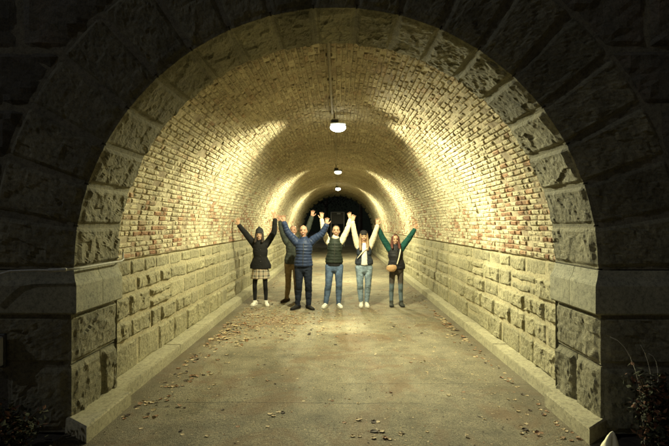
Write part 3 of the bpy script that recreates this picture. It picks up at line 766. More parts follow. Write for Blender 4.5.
def person(label, depth, J, cfg, group):
    s = 483./depth
    ox = (J['c']-338)/s
    def q(px, py, dy=0.): return ((px-338)/s-ox, dy, 1.75-(py-224)/s)
    root = tag(empty('person', (ox, depth, 0)), label, 'person', group)
    fem = cfg.get('fem', False)
    hc = q(*J['head']); hc = (hc[0], -.01, hc[2]); hs = cfg.get('hs', 1.0)
    shL = q(*J['shL'], .02); shR = q(*J['shR'], .02)
    top = (shL[2]+shR[2])/2
    armL = [shL, q(*J['elL'], J.get('dyL', -.02)), q(*J['wrL'], J.get('dwL', -.08))]; armR = [shR, q(*J['elR'], J.get('dyR', -.02)), q(*J['wrR'], J.get('dwR', -.08))]
    hipz = J['hipz']; cxm = ((J['hipL']+J['hipR'])/2-338)/s-ox
    hw = cfg.get('hipw', .165)
    legs = []
    for k in ('L', 'R'):
        hip = ((J['hip'+k]-338)/s-ox, .0, hipz-.03); kn = q(*J['kn'+k]); kn = (kn[0], -.03, kn[2]); an = ((J['an'+k]-338)/s-ox, .02, .085)
        legs.append([hip, kn, an])
    # ---- body
    B = MB()
    tcx = (shL[0]+shR[0])/2; halfsh = abs(shR[0]-shL[0])/2
    chestw = min(.17, halfsh*.85)
    B.tube(torso_secs([(hipz-.08, cxm, 0, hw*.85, .10), (hipz+.05, cxm, 0, hw*.88, .10), (hipz+.2, (cxm+tcx)/2, 0, chestw*.8, .09), (top-.14, tcx, 0, chestw, .10), (top-.02, tcx, 0, chestw*.85, .08), (top+.04, tcx, 0, .06, .06)], 0, .03), 18)
    lk = min(1., cfg['pants'][1]*1.0)*(.80 if cfg['pants'][1] < .8 else .95)
    for L in legs: limb(B, [L[0], L[1], (lerp(L[1], L[2], .3)[0], lerp(L[1], L[2], .3)[1]+.035, lerp(L[1], L[2], .3)[2]), L[2]], [.070*lk, .046*lk, .044*lk, .030*lk])
    for A in (armL, armR): limb(B, A, [.052, .036, .026])
    nb = (tcx, .01, top+.0); B.tube([(nb, .058, .06), (lerp(nb, hc, .5), .05, .052), ((hc[0], .012, hc[2]-.06*hs), .048, .05)], 16)
    prof = [(-.112, .024, .03, -.035), (-.098, .042, .048, -.024), (-.07, .056, .066, -.01), (-.035, .066, .082, -.002), (.0, .072, .089, 0), (.035, .075, .093, .004), (.065, .071, .088, .006), (.09, .058, .072, .008), (.106, .038, .05, .009), (.115, .015, .02, .009)]
    B.tube([((hc[0], hc[1]+p[3]*hs, hc[2]+p[0]*hs), p[1]*hs, p[2]*hs) for p in prof], 22)
    B.tube([((hc[0], hc[1]-.083*hs, hc[2]+.022*hs), .007, .007), ((hc[0], hc[1]-.102*hs, hc[2]-.012*hs), .012, .012), ((hc[0], hc[1]-.098*hs, hc[2]-.024*hs), .014, .009)], 8)
    for e in (-1, 1):
        B.ell((hc[0]+e*.074*hs, hc[1]+.006, hc[2]-.005), (.011, .02, .03))
        B.ell((hc[0]+e*.028*hs, hc[1]-.078*hs, hc[2]+.032*hs), (.022, .012, .007))   # brow ridge
        B.ell((hc[0]+e*.036*hs, hc[1]-.066*hs, hc[2]-.02*hs), (.02, .016, .018))       # cheek
    # hands
    for A, tip, flip in ((armL, J['tipL'], 1), (armR, J['tipR'], -1)):
        w = np.array(A[2]); t3 = np.array(q(*tip, A[2][1]-.02)); d = t3-w; hl = np.linalg.norm(d); d /= hl; hl = min(max(hl, .16), .19)
        e1 = np.array(A[1]); 
        side = np.cross(d, np.array([0, 1, 0])); side /= np.linalg.norm(side)      # across the palm in the picture plane
        nrm = np.cross(side, d)
        thumb = J.get('thumb', 1)*flip
        B.tube([(tuple(w), .025, .019), (tuple(w+d*.03), .031, .016), (tuple(w+d*.075), .038, .014), (tuple(w+d*.092), .036, .012)], 12, tuple(side))
        fl = [.060, .071, .067, .053]; fx = [.029, .010, -.010, -.028]; sp = [.20, .06, -.08, -.24]
        for k in range(4):
            b0 = w+d*.088+side*fx[k]*thumb; dd = d*math.cos(sp[k])+side*math.sin(sp[k])*thumb
            cu = nrm*(-.010 if nrm[1] > 0 else .010)
            m1 = b0+dd*fl[k]*.5; m2 = b0+dd*fl[k]+cu*(1+.4*k)
            B.tube([(tuple(b0), .0098, .0098), (tuple(m1), .0092, .0092), (tuple(m2), .0075, .0075)], 8, tuple(side))
        b0 = w+d*.03+side*.03*thumb; dd = d*math.cos(.85)+side*math.sin(.85)*thumb
        B.tube([(tuple(b0), .014, .013), (tuple(b0+dd*.035), .012, .012), (tuple(b0+dd*.035+(dd*.7+d*.5)*.038), .009, .009)], 8, tuple(side))
    skin = SKIN[cfg.get('skin', 'a')]
    remesh(B, 'body', skin, root, .0065, 1)
    # face
    for e in (-1, 1):
        MB().ell((hc[0]+e*.029*hs, hc[1]-.082*hs, hc[2]+.014*hs), (.0115, .006, .0065)).build('eye', M['eye'], root)
        if cfg.get('brow', True):
            MB().tube([((hc[0]+e*.014*hs, hc[1]-.090*hs, hc[2]+.034*hs), .004, .004), ((hc[0]+e*.030*hs, hc[1]-.089*hs, hc[2]+.040*hs), .005, .005), ((hc[0]+e*.046*hs, hc[1]-.076*hs, hc[2]+.034*hs), .003, .003)], 8, (0, 0, 1)).build('eyebrow', cfg['hairm'], root)
    mo = MB().tube([((hc[0]-.027*hs, hc[1]-.072*hs, hc[2]-.046*hs), .004, .005), ((hc[0]-.012*hs, hc[1]-.083*hs, hc[2]-.055*hs), .009, .008), ((hc[0], hc[1]-.086*hs, hc[2]-.057*hs), .010, .008), ((hc[0]+.012*hs, hc[1]-.083*hs, hc[2]-.055*hs), .009, .008), ((hc[0]+.027*hs, hc[1]-.072*hs, hc[2]-.046*hs), .004, .005)], 8, (0, 0, 1)).build('mouth', M['lip'], root)
    MB().ell((hc[0], hc[1]-.0895*hs, hc[2]-.053*hs), (.016, .007, .0045)).build('teeth', M['teeth'], mo)
    # ---- trousers
    if cfg.get('pants'):
        pm, fat = cfg['pants']; Pn = MB(); f = fat
        for L in legs:
            e = (L[2][0], L[2][1], .075 if not cfg.get('crop') else cfg['crop'])
            a_ = .094*f; mid = lerp(L[1], L[2], .3); mid = (mid[0]*1.0, mid[1]+.035, mid[2])
            limb(Pn, [L[0], L[1], mid, e], [a_, .064*f, .066*f, .046*f*cfg.get('hem', 1.)], 16)
        Pn.tube(torso_secs([(hipz-.09, cxm, 0, hw*.98, .112), (hipz+.0, cxm, 0, hw, .118), (hipz+.13, cxm, 0, hw*.88, .108)], 0, .03), 20)
        remesh(Pn, cfg.get('pname', 'trousers'), pm, root, .010, 1, cfg.get('pfold', .009), 11., None, cfg['seed'])
    # ---- shoes
    for k, L in zip(('L', 'R'), legs):
        ax, ay = L[2][0], L[2][1]; tx, ty = J['toe'+k]
        toe = Vector(((tx-338)/s-ox-ax, ty, 0)); 
        if toe.length < .01: toe = Vector((0, -1, 0))
        toe.normalize(); fl = cfg.get('foot', .27)
        sh = MB(); a = Vector((ax, ay, 0))
        def w_(t, z): p = a+toe*(t*fl-.07); return (p.x, p.y, z)
        sh.tube([(w_(0, .045), .038, .042), (w_(.25, .048), .040, .046), (w_(.5, .042), .043, .040), (w_(.75, .034), .048, .032), (w_(.95, .028), .038, .024)], 14, (-toe.y, toe.x, 0))
        hh = cfg.get('shaft', .11)
        sh.tube([((ax, ay-.0, .04), .042, .046), ((ax, ay, hh), .044, .046)], 14)
        so = remesh(sh, 'shoe', cfg['shoe'], root, .008, 1, 0, 9, .012)
        sl = MB(); sl.tube([(w_(-.02, .012), .036, .010), (w_(.3, .012), .040, .012), (w_(.55, .012), .044, .012), (w_(.8, .012), .050, .012), (w_(1.0, .012), .034, .010)], 14, (-toe.y, toe.x, 0))
        sl.V = [(x, y, max(z, .001)) for x, y, z in sl.V]
        sl.build('sole', cfg.get('sole', cfg['shoe']), so)
    # ---- upper garments
    bw = cfg.get('bulk', 1.0); hem = cfg['hemz']
    def torso_garment(extra, zhem, ztop, quilt, hemw, neck=.075):
        cwid = max(halfsh*cfg.get('chest', .92), .15)
        return torso_secs([(zhem, cxm, 0, hemw, .135*bw), (zhem+.08, cxm, 0, hemw*.99, .138*bw), ((zhem+ztop)/2-.02, (cxm+tcx)/2, 0, cwid*.96+extra, .135*bw), (ztop-.18, tcx, 0, cwid+extra+.012, .142*bw), (ztop-.07, tcx, .0, cwid+extra, .125*bw), (ztop-.005, tcx, .005, cwid*.86+extra*.6, .10*bw), (ztop+.035, tcx, .005, neck+.03, .085), (ztop+.055, tcx, .0, neck, .075)], quilt, .01)
    sl_m, sr = cfg['sleeve']           # sleeve material, radius factor
    same = cfg['top'] is sl_m
    G = MB(); G.tube(torso_garment(.0, hem, top, cfg.get('quilt', 0), cfg['hemw']), 26, (1, 0, 0), True, .08)
    if cfg.get('collar', True): G.tube([((tcx, .005, top+.02), .082, .082), ((lerp((tcx, 0, 0), hc, .5)[0], .0, top+cfg.get('collh', .075)), .073, .078)], 18, (1, 0, 0), False)
    def sleeves(mb, r, qlt):
        for A in (armL, armR):
            inner = (tcx+(A[0][0]-tcx)*.72, .01, A[0][2]-.05)
            cuff = lerp(A[1], A[2], .97)
            limb(mb, [inner, A[0], A[1], cuff], [.088*r, .080*r, .067*r, .051*r], 16, qlt)
    if same: sleeves(G, sr, cfg.get('quilt', 0)*.8)
    gm = remesh(G, cfg['tname'], cfg['top'], root, .009, 1, cfg.get('fold', .004), 9., None, cfg['seed']+5)
    if not same:
        U = MB(); sleeves(U, sr, 0)
        remesh(U, cfg.get('sname', 'sleeves'), sl_m, root, .009, 1, .007, 12., None, cfg['seed']+8)
    zp = MB(); yv = -.142*bw
    if cfg.get('zip', True):
        zp.tube([((cxm, -.139*bw-.004, hem+.03), .007, .006), (((cxm+tcx)/2, -.136*bw-.006, (hem+top)/2), .007, .006), ((tcx, -.142*bw-.008, top-.18), .007, .006), ((tcx, -.126*bw-.006, top-.06), .007, .006)], 8)
        zp.build('zipper', cfg.get('zipm', M['darkmetal']), gm)
    return dict(root=root, hc=hc, q=q, top=top, tcx=tcx, cxm=cxm, hs=hs, legs=legs, armL=armL, armR=armR, hipz=hipz, gm=gm, s=s)
def cap_hair(p, mat, name='hair', k=1.08, low=-.02, back=-.09, long=0, fringe=.05, seed=3):
    """hair shell: everything above a hairline that is high in front and low behind"""
    hc, hs = p['hc'], p['hs']; mb = MB()
    mb.ell((hc[0], hc[1]+.022, hc[2]+.035*hs), (.078*hs*k, .088*hs*k, .085*hs*k), 20, 12)
    if low < 0: mb.ell((hc[0], hc[1]+.045, hc[2]+back*.4), (.070*hs*k, .058*hs, .09*hs), 16, 10)
    if long:
        for e in (-1, 1):
            mb.tube([((hc[0]+e*.062*hs, hc[1]-.01, hc[2]+.06), .026, .05), ((hc[0]+e*.078*hs, hc[1]-.012, hc[2]-.02), .024, .05), ((hc[0]+e*.082*hs, hc[1]-.03, hc[2]-.10), .030, .045), ((hc[0]+e*.085*hs, hc[1]-.08, hc[2]-.10-long*.5), .030, .032), ((hc[0]+e*.08*hs, hc[1]-.125, hc[2]-.10-long), .020, .016)], 12)
        mb.tube([((hc[0], hc[1]+.05, hc[2]+.04), .075*hs, .05), ((hc[0], hc[1]+.07, hc[2]-.08), .085, .045), ((hc[0], hc[1]+.09, hc[2]-.12-long*.7), .09, .03)], 16)
    return remesh(mb, name, mat, p['root'], .008, 1, .006, 30., None, seed)
def beanie(p, mat, pom=False, h=.085):
    hc, hs = p['hc'], p['hs']; mb = MB()
    secs = []
    for z, r in ((.045, .088), (.052, .093), (.075, .093), (.082, .088), (.10, .082), (.125, .062), (.14, .038), (.148, .015)):
        secs.append(((hc[0], hc[1]+.012+(.02 if z > .1 else 0)*1, hc[2]+z*hs*(h/.085) if z > .08 else hc[2]+z*hs), r*hs, r*hs*1.12))
    mb.tube(secs, 22)
    b = remesh(mb, 'beanie', mat, p['root'], .006, 1, .003, 40.)
    if pom: MB().ell((hc[0]-.01, hc[1]+.03, hc[2]+.165*hs), (.035, .035, .032)).build('pompom', mat, b)
    return b

black = fabric('black_wool', (.012, .012, .013)); darkh = simple('dark_hair', (.03, .02, .014), .6, .4, 80, .3); greyh = simple('grey_hair', (.12, .10, .08), .6, .3, 80, .3)
blond = simple('blond_hair', (.26, .165, .08), .5, .4, 80, .4); aub = simple('auburn_hair', (.10, .028, .018), .5, .4, 80, .4)
white = fabric('white_shoe', (.72, .70, .62), var=.08); blackshoe = fabric('black_shoe', (.015, .014, .013)); brownshoe = fabric('brown_boot', (.05, .03, .018))
cream = fabric('cream_fleece', (.70, .64, .50), var=.1)
G_ = 'people cheering with raised arms in a row'
# 1 woman, black coat, plaid skirt
p1 = person('woman in black coat, dark beanie and plaid skirt, arms raised by the left wall', 10.36,
    dict(c=260, head=(259.5, 235.3), shL=(253.2, 243.2), shR=(267.2, 242.8), elL=(245.5, 233.2), wrL=(240.2, 225.2), tipL=(238.3, 216.8), elR=(274.3, 232.5), wrR=(275.4, 219.3), tipR=(273.6, 208.5), dwL=-.14,
         hipz=.86, hipL=256.2, hipR=264.8, knL=(254.8, 286), knR=(265.4, 286), anL=254.6, anR=265.8, toeL=(252.8, -.16), toeR=(268.4, -.16)),
    dict(fem=True, hs=.95, hipw=.15, skin='c', pants=(black, .72), pname='tights', pfold=.002, hem=.95, shoe=white, sole=white, foot=.24, shaft=.09, top=black, sleeve=(black, .92), tname='coat', hemz=.80, hemw=.225, quilt=0, fold=.005, zip=False, seed=1, chest=1.0, hairm=darkh), G_)
sk = MB(); secs = []
for i in range(14):
    t = i/13; secs.append(((p1['cxm'], 0, .585+t*.3), (.208-.07*t), .155-.05*t))
V, Q, T = tube_arrays(secs, 64, (1, 0, 0), True, .05)
V = [(x+(x-p1['cxm'])*.05*math.sin(12*math.atan2(y, x-p1['cxm'])), y*(1+.06*math.sin(12*math.atan2(y, x-p1['cxm']))), z) for x, y, z in V]
sk.add(V, Q, T); sk.build('skirt', plaid(), p1['root'])
cap_hair(p1, darkh, 'hair', 1.0, -1, -.12, .04, 0); beanie(p1, fabric('charcoal_knit', (.03, .03, .032)), True, .10)
for z in (.95, 1.08, 1.2):
    MB().ell((p1['cxm']+.02, -.146, z), (.011, .006, .011)).build('button', M['darkmetal'], p1['gm'])
# 2 man behind, khaki trousers
grn = fabric('grey_green_jacket', (.045, .052, .044)); 
p2 = person('man in grey green jacket and khaki trousers standing behind the blue puffer jacket', 10.85,
    dict(c=291.5, head=(293.3, 231.0), shL=(285.8, 240.5), shR=(300.2, 239.8), elL=(282.0, 231), wrL=(280.4, 221.8), tipL=(279.4, 213.2), elR=(307.8, 228.8), wrR=(311.8, 217.0), tipR=(313.8, 207),
         hipz=.90, hipL=288.2, hipR=296.2, knL=(288.4, 283), knR=(296.6, 283), anL=286.6, anR=297, toeL=(283.0, -.14), toeR=(298.5, -.2), dwR=-.02, dwL=-.02),
    dict(skin='b', hipw=.165, pants=(fabric('khaki_twill', (.20, .145, .075)), .93), shoe=brownshoe, sole=blackshoe, top=grn, sleeve=(grn, .95), tname='jacket', hemz=.86, hemw=.175, quilt=.004, fold=.006, seed=12, hairm=greyh), G_)
cap_hair(p2, greyh, 'hair', 1.02, -1, -.06, 0, 0)
# 3 man in blue puffer
blue = fabric('navy_puffer', (.024, .038, .088), rough=.5)
p3 = person('bald man in quilted blue puffer jacket and dark navy trousers', 9.94,
    dict(c=303, head=(303.4, 231.2), shL=(295.2, 241.2), shR=(312.6, 240.2), elL=(287.6, 232.6), wrL=(284.2, 222.6), tipL=(284.3, 213.2), elR=(322.0, 234.0), wrR=(326.6, 225.2), tipR=(327.6, 215),
         hipz=.90, hipL=299.4, hipR=307.4, knL=(299.0, 284), knR=(308.4, 284), anL=297.4, anR=308.6, toeL=(293.2, -.14), toeR=(313.0, -.16)),
    dict(skin='b', hipw=.165, pants=(fabric('navy_denim', (.012, .017, .032)), 1.08), shoe=blackshoe, sole=blackshoe, foot=.29, top=blue, sleeve=(blue, 1.05), tname='puffer_jacket', hemz=.88, hemw=.19, quilt=.014, fold=.004, seed=22, bulk=1.08, hairm=greyh, collh=.085), G_)
hb = MB(); hc = p3['hc']
hb.ell((hc[0], hc[1]+.045, hc[2]-.01), (.077, .055, .055), 20, 10); remesh(hb, 'hair_fringe', greyh, p3['root'], .008, 1, .003, 30.)
# 4 man in green vest
gv = fabric('dark_green_vest', (.020, .027, .021), rough=.6); bj = jeans('blue_denim', (.075, .12, .21))
p4 = person('man in dark green quilted vest over cream sleeves with blue jeans', 10.17,
    dict(c=333.5, head=(336.1, 231.2), shL=(327.2, 240.4), shR=(342.4, 240.0), elL=(323.6, 231), wrL=(321.8, 219.5), tipL=(322.0, 208.5), elR=(347.4, 229.6), wrR=(350.2, 219.4), tipR=(348.4, 209.6),
         hipz=.89, hipL=329.8, hipR=338.6, knL=(328.6, 284), knR=(339.0, 284), anL=325.8, anR=338.6, toeL=(323.0, -.2), toeR=(341.4, -.2), dwL=-.02, dwR=0),
    dict(skin='a', hipw=.165, pants=(bj, 1.05), shoe=white, sole=white, foot=.27, top=gv, sleeve=(cream, .82), tname='vest', sname='fleece_sleeves', hemz=.93, hemw=.185, quilt=.010, fold=.004, seed=32, hairm=darkh, pfold=.006, collar=False), G_)
hc = p4['hc']
cap_hair(p4, darkh, 'hair', 1.07, -1, -.05, 0, 0)
MB().tube([((p4['tcx'], .0, p4['top']+.02), .078, .08), ((hc[0], -.005, hc[2]-.095), .068, .075)], 18, (1, 0, 0), False).build('fleece_collar', cream, p4['root'])
remesh(MB().tube(torso_secs([(.875, p4['cxm'], 0, .176, .128), (.97, p4['cxm'], 0, .17, .12)], 0, .02), 20, (1, 0, 0), True, .08), 'shirt_hem', black, p4['root'], .009, 1, .004)
# 5 woman, long hair, light jeans
nv = fabric('slate_vest', (.035, .043, .058), rough=.7); lj = jeans('light_denim', (.20, .27, .34))
p5 = person('woman with long blond hair, dark beanie, slate vest, white top and light jeans', 10.23,
    dict(c=364, head=(363.8, 237.0), shL=(357.6, 245.2), shR=(370.6, 245.0), elL=(354.4, 233.5), wrL=(352.6, 222.0), tipL=(354.2, 212.5), elR=(374.4, 235.4), wrR=(377.2, 225.5), tipR=(377.2, 216.5),
         hipz=.86, hipL=359.8, hipR=368.2, knL=(360.0, 284), knR=(368.0, 284), anL=361.2, anR=366.8, toeL=(360.6, -.2), toeR=(367.4, -.2)),
    dict(fem=True, hs=.93, hipw=.17, skin='c', pants=(lj, 1.02), shoe=white, sole=white, foot=.24, top=nv, sleeve=(cream, .85), tname='vest', sname='fleece_sleeves', hemz=.90, hemw=.19, quilt=.004, fold=.006, seed=42, hairm=blond, pfold=.006, hem=.9, collar=False, zip=False, chest=1.0), G_)
cap_hair(p5, blond, 'hair', 1.0, -1, -.12, .17, 0); beanie(p5, fabric('black_knit', (.02, .018, .018)), False)
ws = MB(); t5 = p5['tcx']; c5 = p5['cxm']
ws.tube([((t5, -.075, p5['top']+.03), .04, .03), ((t5, -.112, p5['top']-.07), .05, .035), ((t5, -.124, p5['top']-.2), .058, .03), ((c5, -.122, .98), .065, .03), ((c5, -.12, .90), .07, .025)], 16)
remesh(ws, 'white_top', fabric('white_cotton', (.75, .74, .70), var=.05), p5['root'], .008, 1, .003, 14.)
st = MB().tube([((t5+.115, -.075, p5['top']+.0), .012, .005), ((t5+.05, -.155, p5['top']-.07), .012, .005), ((t5-.06, -.168, p5['top']-.16), .012, .005), ((t5-.15, -.13, p5['top']-.27), .012, .005)], 8, (.5, 0, .8)).build('bag_strap', cream, p5['root'])
# 6 woman, teal sleeves
teal = fabric('teal_fleece', (.012, .070, .058)); bv = fabric('black_vest', (.020, .020, .024), rough=.6)
def leggings():
    m, nt, b = newmat('two_tone_leggings'); v = coords(nt); sep = nt.nodes.new('ShaderNodeSeparateXYZ'); nt.links.new(v, sep.inputs[0])
    n = noise(nt, 30, 4, .6, v)
    c = mixc(nt, ramp(nt, math_(nt, 'ADD', sep.outputs['Z'], math_(nt, 'MULTIPLY', n, .04)), [(.47, (1, 1, 1)), (.53, (0, 0, 0))]), ramp(nt, n, [(.3, (.045, .038, .032)), (.7, (.075, .062, .05))]), (.12, .17, .21))
    nt.links.new(c, b.inputs['Base Color']); b.inputs['Roughness'].default_value = .8; return m
p6 = person('woman with auburn hair, teal sleeves, black vest and leggings near the right kerb', 10.3,
    dict(c=395.6, head=(395.2, 240.0), shL=(388.6, 247.4), shR=(402.4, 247.0), elL=(382.2, 237.6), wrL=(378.6, 229.2), tipL=(376.8, 220.4), elR=(408.8, 238.2), wrR=(413.8, 229.6), tipR=(416.2, 222),
         hipz=.84, hipL=392.4, hipR=400.2, knL=(391.4, 287), knR=(400.4, 287), anL=391.4, anR=401.2, toeL=(390.8, -.2), toeR=(402.6, -.2)),
    dict(fem=True, hs=.92, hipw=.155, skin='c', pants=(leggings(), .78), pname='leggings', pfold=.004, shoe=fabric('grey_shoe', (.05, .055, .05)), sole=blackshoe, foot=.24, top=bv, sleeve=(teal, .88), tname='vest', sname='fleece_sleeves', hemz=.80, hemw=.185, quilt=.006, fold=.005, seed=52, hairm=aub, chest=1.0), G_)
cap_hair(p6, aub, 'hair', 1.13, -1, -.14, .07, 0)
t6 = p6['tcx']
tan = fabric('tan_leather', (.48, .30, .16), var=.1, rough=.5)
bg = MB(); bx = -.10; bz = .82
bg.tube([((bx-.09, -.17, bz+.015), .05, .028), ((bx-.05, -.185, bz-.0), .075, .038), ((bx+.03, -.19, bz+.005), .075, .038), ((bx+.08, -.175, bz+.02), .05, .028)], 16, (0, 0, 1))
bago = empty('belt_bag', (p6['root'].location.x, 10.3, 0)); tag(bago, 'tan leather belt bag with pale strap worn by the woman in teal sleeves', 'bag')
remesh(bg, 'pouch', tan, bago, .008, 1, .003, 14.)
MB().tube([((t6+.09, -.07, p6['top']+.045), .013, .004), ((t6+.085, -.148, p6['top']-.06), .013, .004), ((t6+.055, -.165, p6['top']-.2), .013, .004), ((bx+.11, -.168, bz+.09), .013, .004)], 8).build('strap', cream, bago)

# ------------------------------------------------------------------ leaves
def leaf_mesh(k):
    rs = random.Random(100+k); n = 7; V = []; Q = []; lob = rs.choice([0, 1, 1, 1]); L = .085; Wd = .034 if not lob else .056
    cu = rs.uniform(.001, .011); tw = rs.uniform(-.5, .5); rows = 4
    for i in range(n+1):
        t = i/n; w = Wd*math.sin(pi*min(1, t*1.02+.02))**.7*(1-.5*lob*abs(math.sin(t*pi*3.0)))
        w = max(w, .001)
        for j in range(5):
            u = (j-2)/2; V.append((u*w, (t-.5)*L, .006+cu*abs(u)**1.6*(1 if k % 2 else .6)+.012*(t-.5)**2*4*(cu/.013)*.6+tw*u*(t-.5)*.02+rs.uniform(-.0015, .0015)))
    for i in range(n):
        for j in range(4): a = i*5+j; Q.append((a, a+1, a+6, a+5))
    b0 = len(V); V += [(-.001, -.5*L, .008), (.001, -.5*L, .008), (.003, -.5*L-.03, .014), (.001, -.5*L-.03, .014)]; Q.append((b0, b0+1, b0+2, b0+3))
    return V, Q
def leafmat(name, c): 
    return simple(name, c, .75, .3, 60, .2)
LM = {'pale tan': leafmat('pale_dry_leaf', (.50, .40, .245)), 'russet brown': leafmat('russet_leaf', (.29, .17, .09)), 'dark brown': leafmat('dark_rotten_leaf', (.06, .04, .026))}
LV = {}
for cn_ in LM:
    for k in range(6):
        V, Q = leaf_mesh(k); me = MB().add(V, Q).mesh('fallen_leaf', True); me.materials.append(LM[cn_]); LV[(cn_, k)] = me
spots = []
rl = random.Random(5)
def pick(w): return rl.choices(['pale tan', 'russet brown', 'dark brown'], w)[0]
for _ in range(105):   # open foreground
    y = 3.95+3.8*rl.random()**1.2; x = rl.uniform(-1.9, 1.9); spots.append((x, y, pick([8, 2, 1]), 'in the open foreground', rl.uniform(.45, .9)))
for _ in range(120):    # left drift
    y = rl.uniform(4.3, 8.6); x = -1.95+abs(rl.gauss(0, .2)); spots.append((x, y, pick([5, 5, 1.5]), 'drifted against the left kerb', rl.uniform(.6, 1.15)))
for _ in range(110):    # right gutter
    y = rl.uniform(3.9, 9.8); x = 1.96-abs(rl.gauss(0, .07)); spots.append((x, y, pick([3, 5, 2]), 'in the right gutter', rl.uniform(.5, .95)))
for cxx, cyy, n in ((-1.62, 5.55, 9), (-1.72, 5.15, 7), (.42, 4.0, 9), (-.55, 4.42, 4), (.25, 4.25, 4), (1.55, 4.1, 8), (-1.45, 7.2, 10), (-1.35, 6.9, 6)):
    for _ in range(n): spots.append((cxx+rl.gauss(0, .09), cyy+rl.gauss(0, .05), pick([6, 3, 1.5]), 'in the open foreground', rl.uniform(.7, 1.2)))
spots.sort(key=lambda s_: s_[1])
ind, rest = spots[:298], spots[298:]
def pz(x, y): return .012*(float(fbm(np.array([x*.8, y*.8, 0.]), 4, 2))-.5)
for (x, y, c, where, sc) in ind:
    k = rl.randrange(6)
    o = bpy.data.objects.new('fallen_leaf', LV[(c, k)]); COL.objects.link(o); o.location = (x, y, pz(x, y)-.002); sc *= .60; o.scale = (sc, sc, sc)
    o.rotation_euler = (rl.gauss(0, .08), rl.gauss(0, .1), rl.uniform(0, 6.28))
    if rl.random() < .1: o.rotation_euler = (rl.uniform(-.6, .6), rl.uniform(-.9, .9), rl.uniform(0, 6.28)); o.location.z += .012
    tag(o, f'{c} dry leaf lying {where} of the pavement' if 'fore' in where else f'{c} dry leaf {where}', 'leaf', f'{c} fallen leaves {where}')
litV = {c: MB() for c in LM}
for _ in range(2000):
    r = rl.random()
    if r < .55: x = -1.9+abs(rl.gauss(0, 1.1)); y = rl.gauss(8.8, 1.0)
    elif r < .75: x = rl.uniform(-2, 2); y = rl.uniform(8, 28)
    else: x = rl.choice([-1, 1])*(1.98-abs(rl.gauss(0, .12))); y = rl.uniform(7, 28)
    if y < 6.9 or abs(x) > 2.0: continue
    rest.append((x, y, pick([6, 4, 1]), '', rl.uniform(.22, .6)))
for _ in range(2200):
    y = rl.uniform(3.6, 9); x = rl.uniform(-2, 2); rest.append((x, y, pick([6, 2, 2]), '', rl.uniform(.08, .25)))
lit = MB(); mats = list(LM.values()); mi = []
for (x, y, c, _, sc) in rest:
    V, Q = leaf_mesh(rl.randrange(6)); a = rl.uniform(0, 6.28); ca, sa = math.cos(a)*sc, math.sin(a)*sc; zz = pz(x, y)
    lit.add([(x+v[0]*ca-v[1]*sa, y+v[0]*sa+v[1]*ca, zz+v[2]*sc-.001) for v in V], Q); mi += [list(LM).index(c)]*len(Q)
me = lit.mesh('leaf_litter', True)
for m_ in mats: me.materials.append(m_)
me.polygons.foreach_set('material_index', np.array(mi, np.int32))
tag(link('leaf_litter', me), 'scattered crumbs of dry leaves over the tunnel floor around the feet', 'leaf litter', None, 'stuff')

# ------------------------------------------------------------------ planting by the portal
leafg = [simple('ivy_leaf', (.03, .034, .016), .95, .4, 30, .1), simple('autumn_leaf', (.10, .045, .024), .95, .4, 30, .1), simple('twig_bark', (.09, .07, .045), .9, .3, 40, .2), simple('straw_blade', (.62, .60, .50), .6, .15, 30, .1)]
def shrub(loc, w, h, n, label, cat, seed, redshare=.3, blades=0):
    rr = random.Random(seed); r = tag(empty('shrub', loc), label, cat)
    tw = MB(); tips = []
    for i in range(16):
        a = rr.uniform(0, 6.28); p = [(rr.gauss(0, .05), rr.gauss(0, .04), -.03)]
        ex, ey = math.cos(a)*w*rr.uniform(.3, 1), math.sin(a)*w*.6*rr.uniform(.3, 1); hz = h*rr.uniform(.5, 1)
        for t in (.3, .6, .85, 1): p.append((ex*t**1.3, ey*t**1.3, hz*t**.8*(1-.15*(t == 1)))); tips.append(p[-1])
        tw.tube([(q_, .009*(1-i_*.18), .009*(1-i_*.18)) for i_, q_ in enumerate(p)], 6)
    tw.build('stems', leafg[2], r)
    for nm, mt, cnt in (('foliage', leafg[0], int(n*(1-redshare))), ('autumn_foliage', leafg[1], int(n*redshare))):
        mb = MB()
        for _ in range(cnt):
            b = rr.choice(tips); f = rr.uniform(.45, 1.1); c = (b[0]*f+rr.gauss(0, .05), b[1]*f+rr.gauss(0, .05), max(.02, b[2]*f+rr.gauss(0, .05)))
            d = Vector((rr.gauss(0, 1), rr.gauss(0, 1), rr.gauss(0, .6))).normalized(); e = d.cross(Vector((rr.gauss(0, 1), rr.gauss(0, 1), 1))).normalized(); s_ = rr.uniform(.014, .032)
            C = Vector(c); nrm = d.cross(e)*s_*.25
            mb.add([C-d*s_, C-d*s_*.2+e*s_*.6+nrm, C+d*s_*1.1, C-d*s_*.2-e*s_*.6+nrm], [], [(0, 1, 2), (0, 2, 3)])
        mb.build(nm, mt, r, False)
    return r
shrub((2.46, 3.74, .0), .26, .66, 1500, 'dark leafy shrub with rusty autumn leaves at the right portal pier', 'shrub', 3, .35)
shrub((2.78, 3.7, .0), .3, .62, 1100, 'low dark shrub farther right against the frame edge', 'shrub', 4, .3)
shrub((-2.52, 3.7, .0), .30, .40, 1000, 'dark low shrub below the left portal pier', 'shrub', 6, .25)
gr = tag(empty('grass_clump', (2.40, 3.80, 0)), 'clump of dry grass with pale drooping blades by the right portal pier', 'grass')
bl = MB(); rr = random.Random(9)
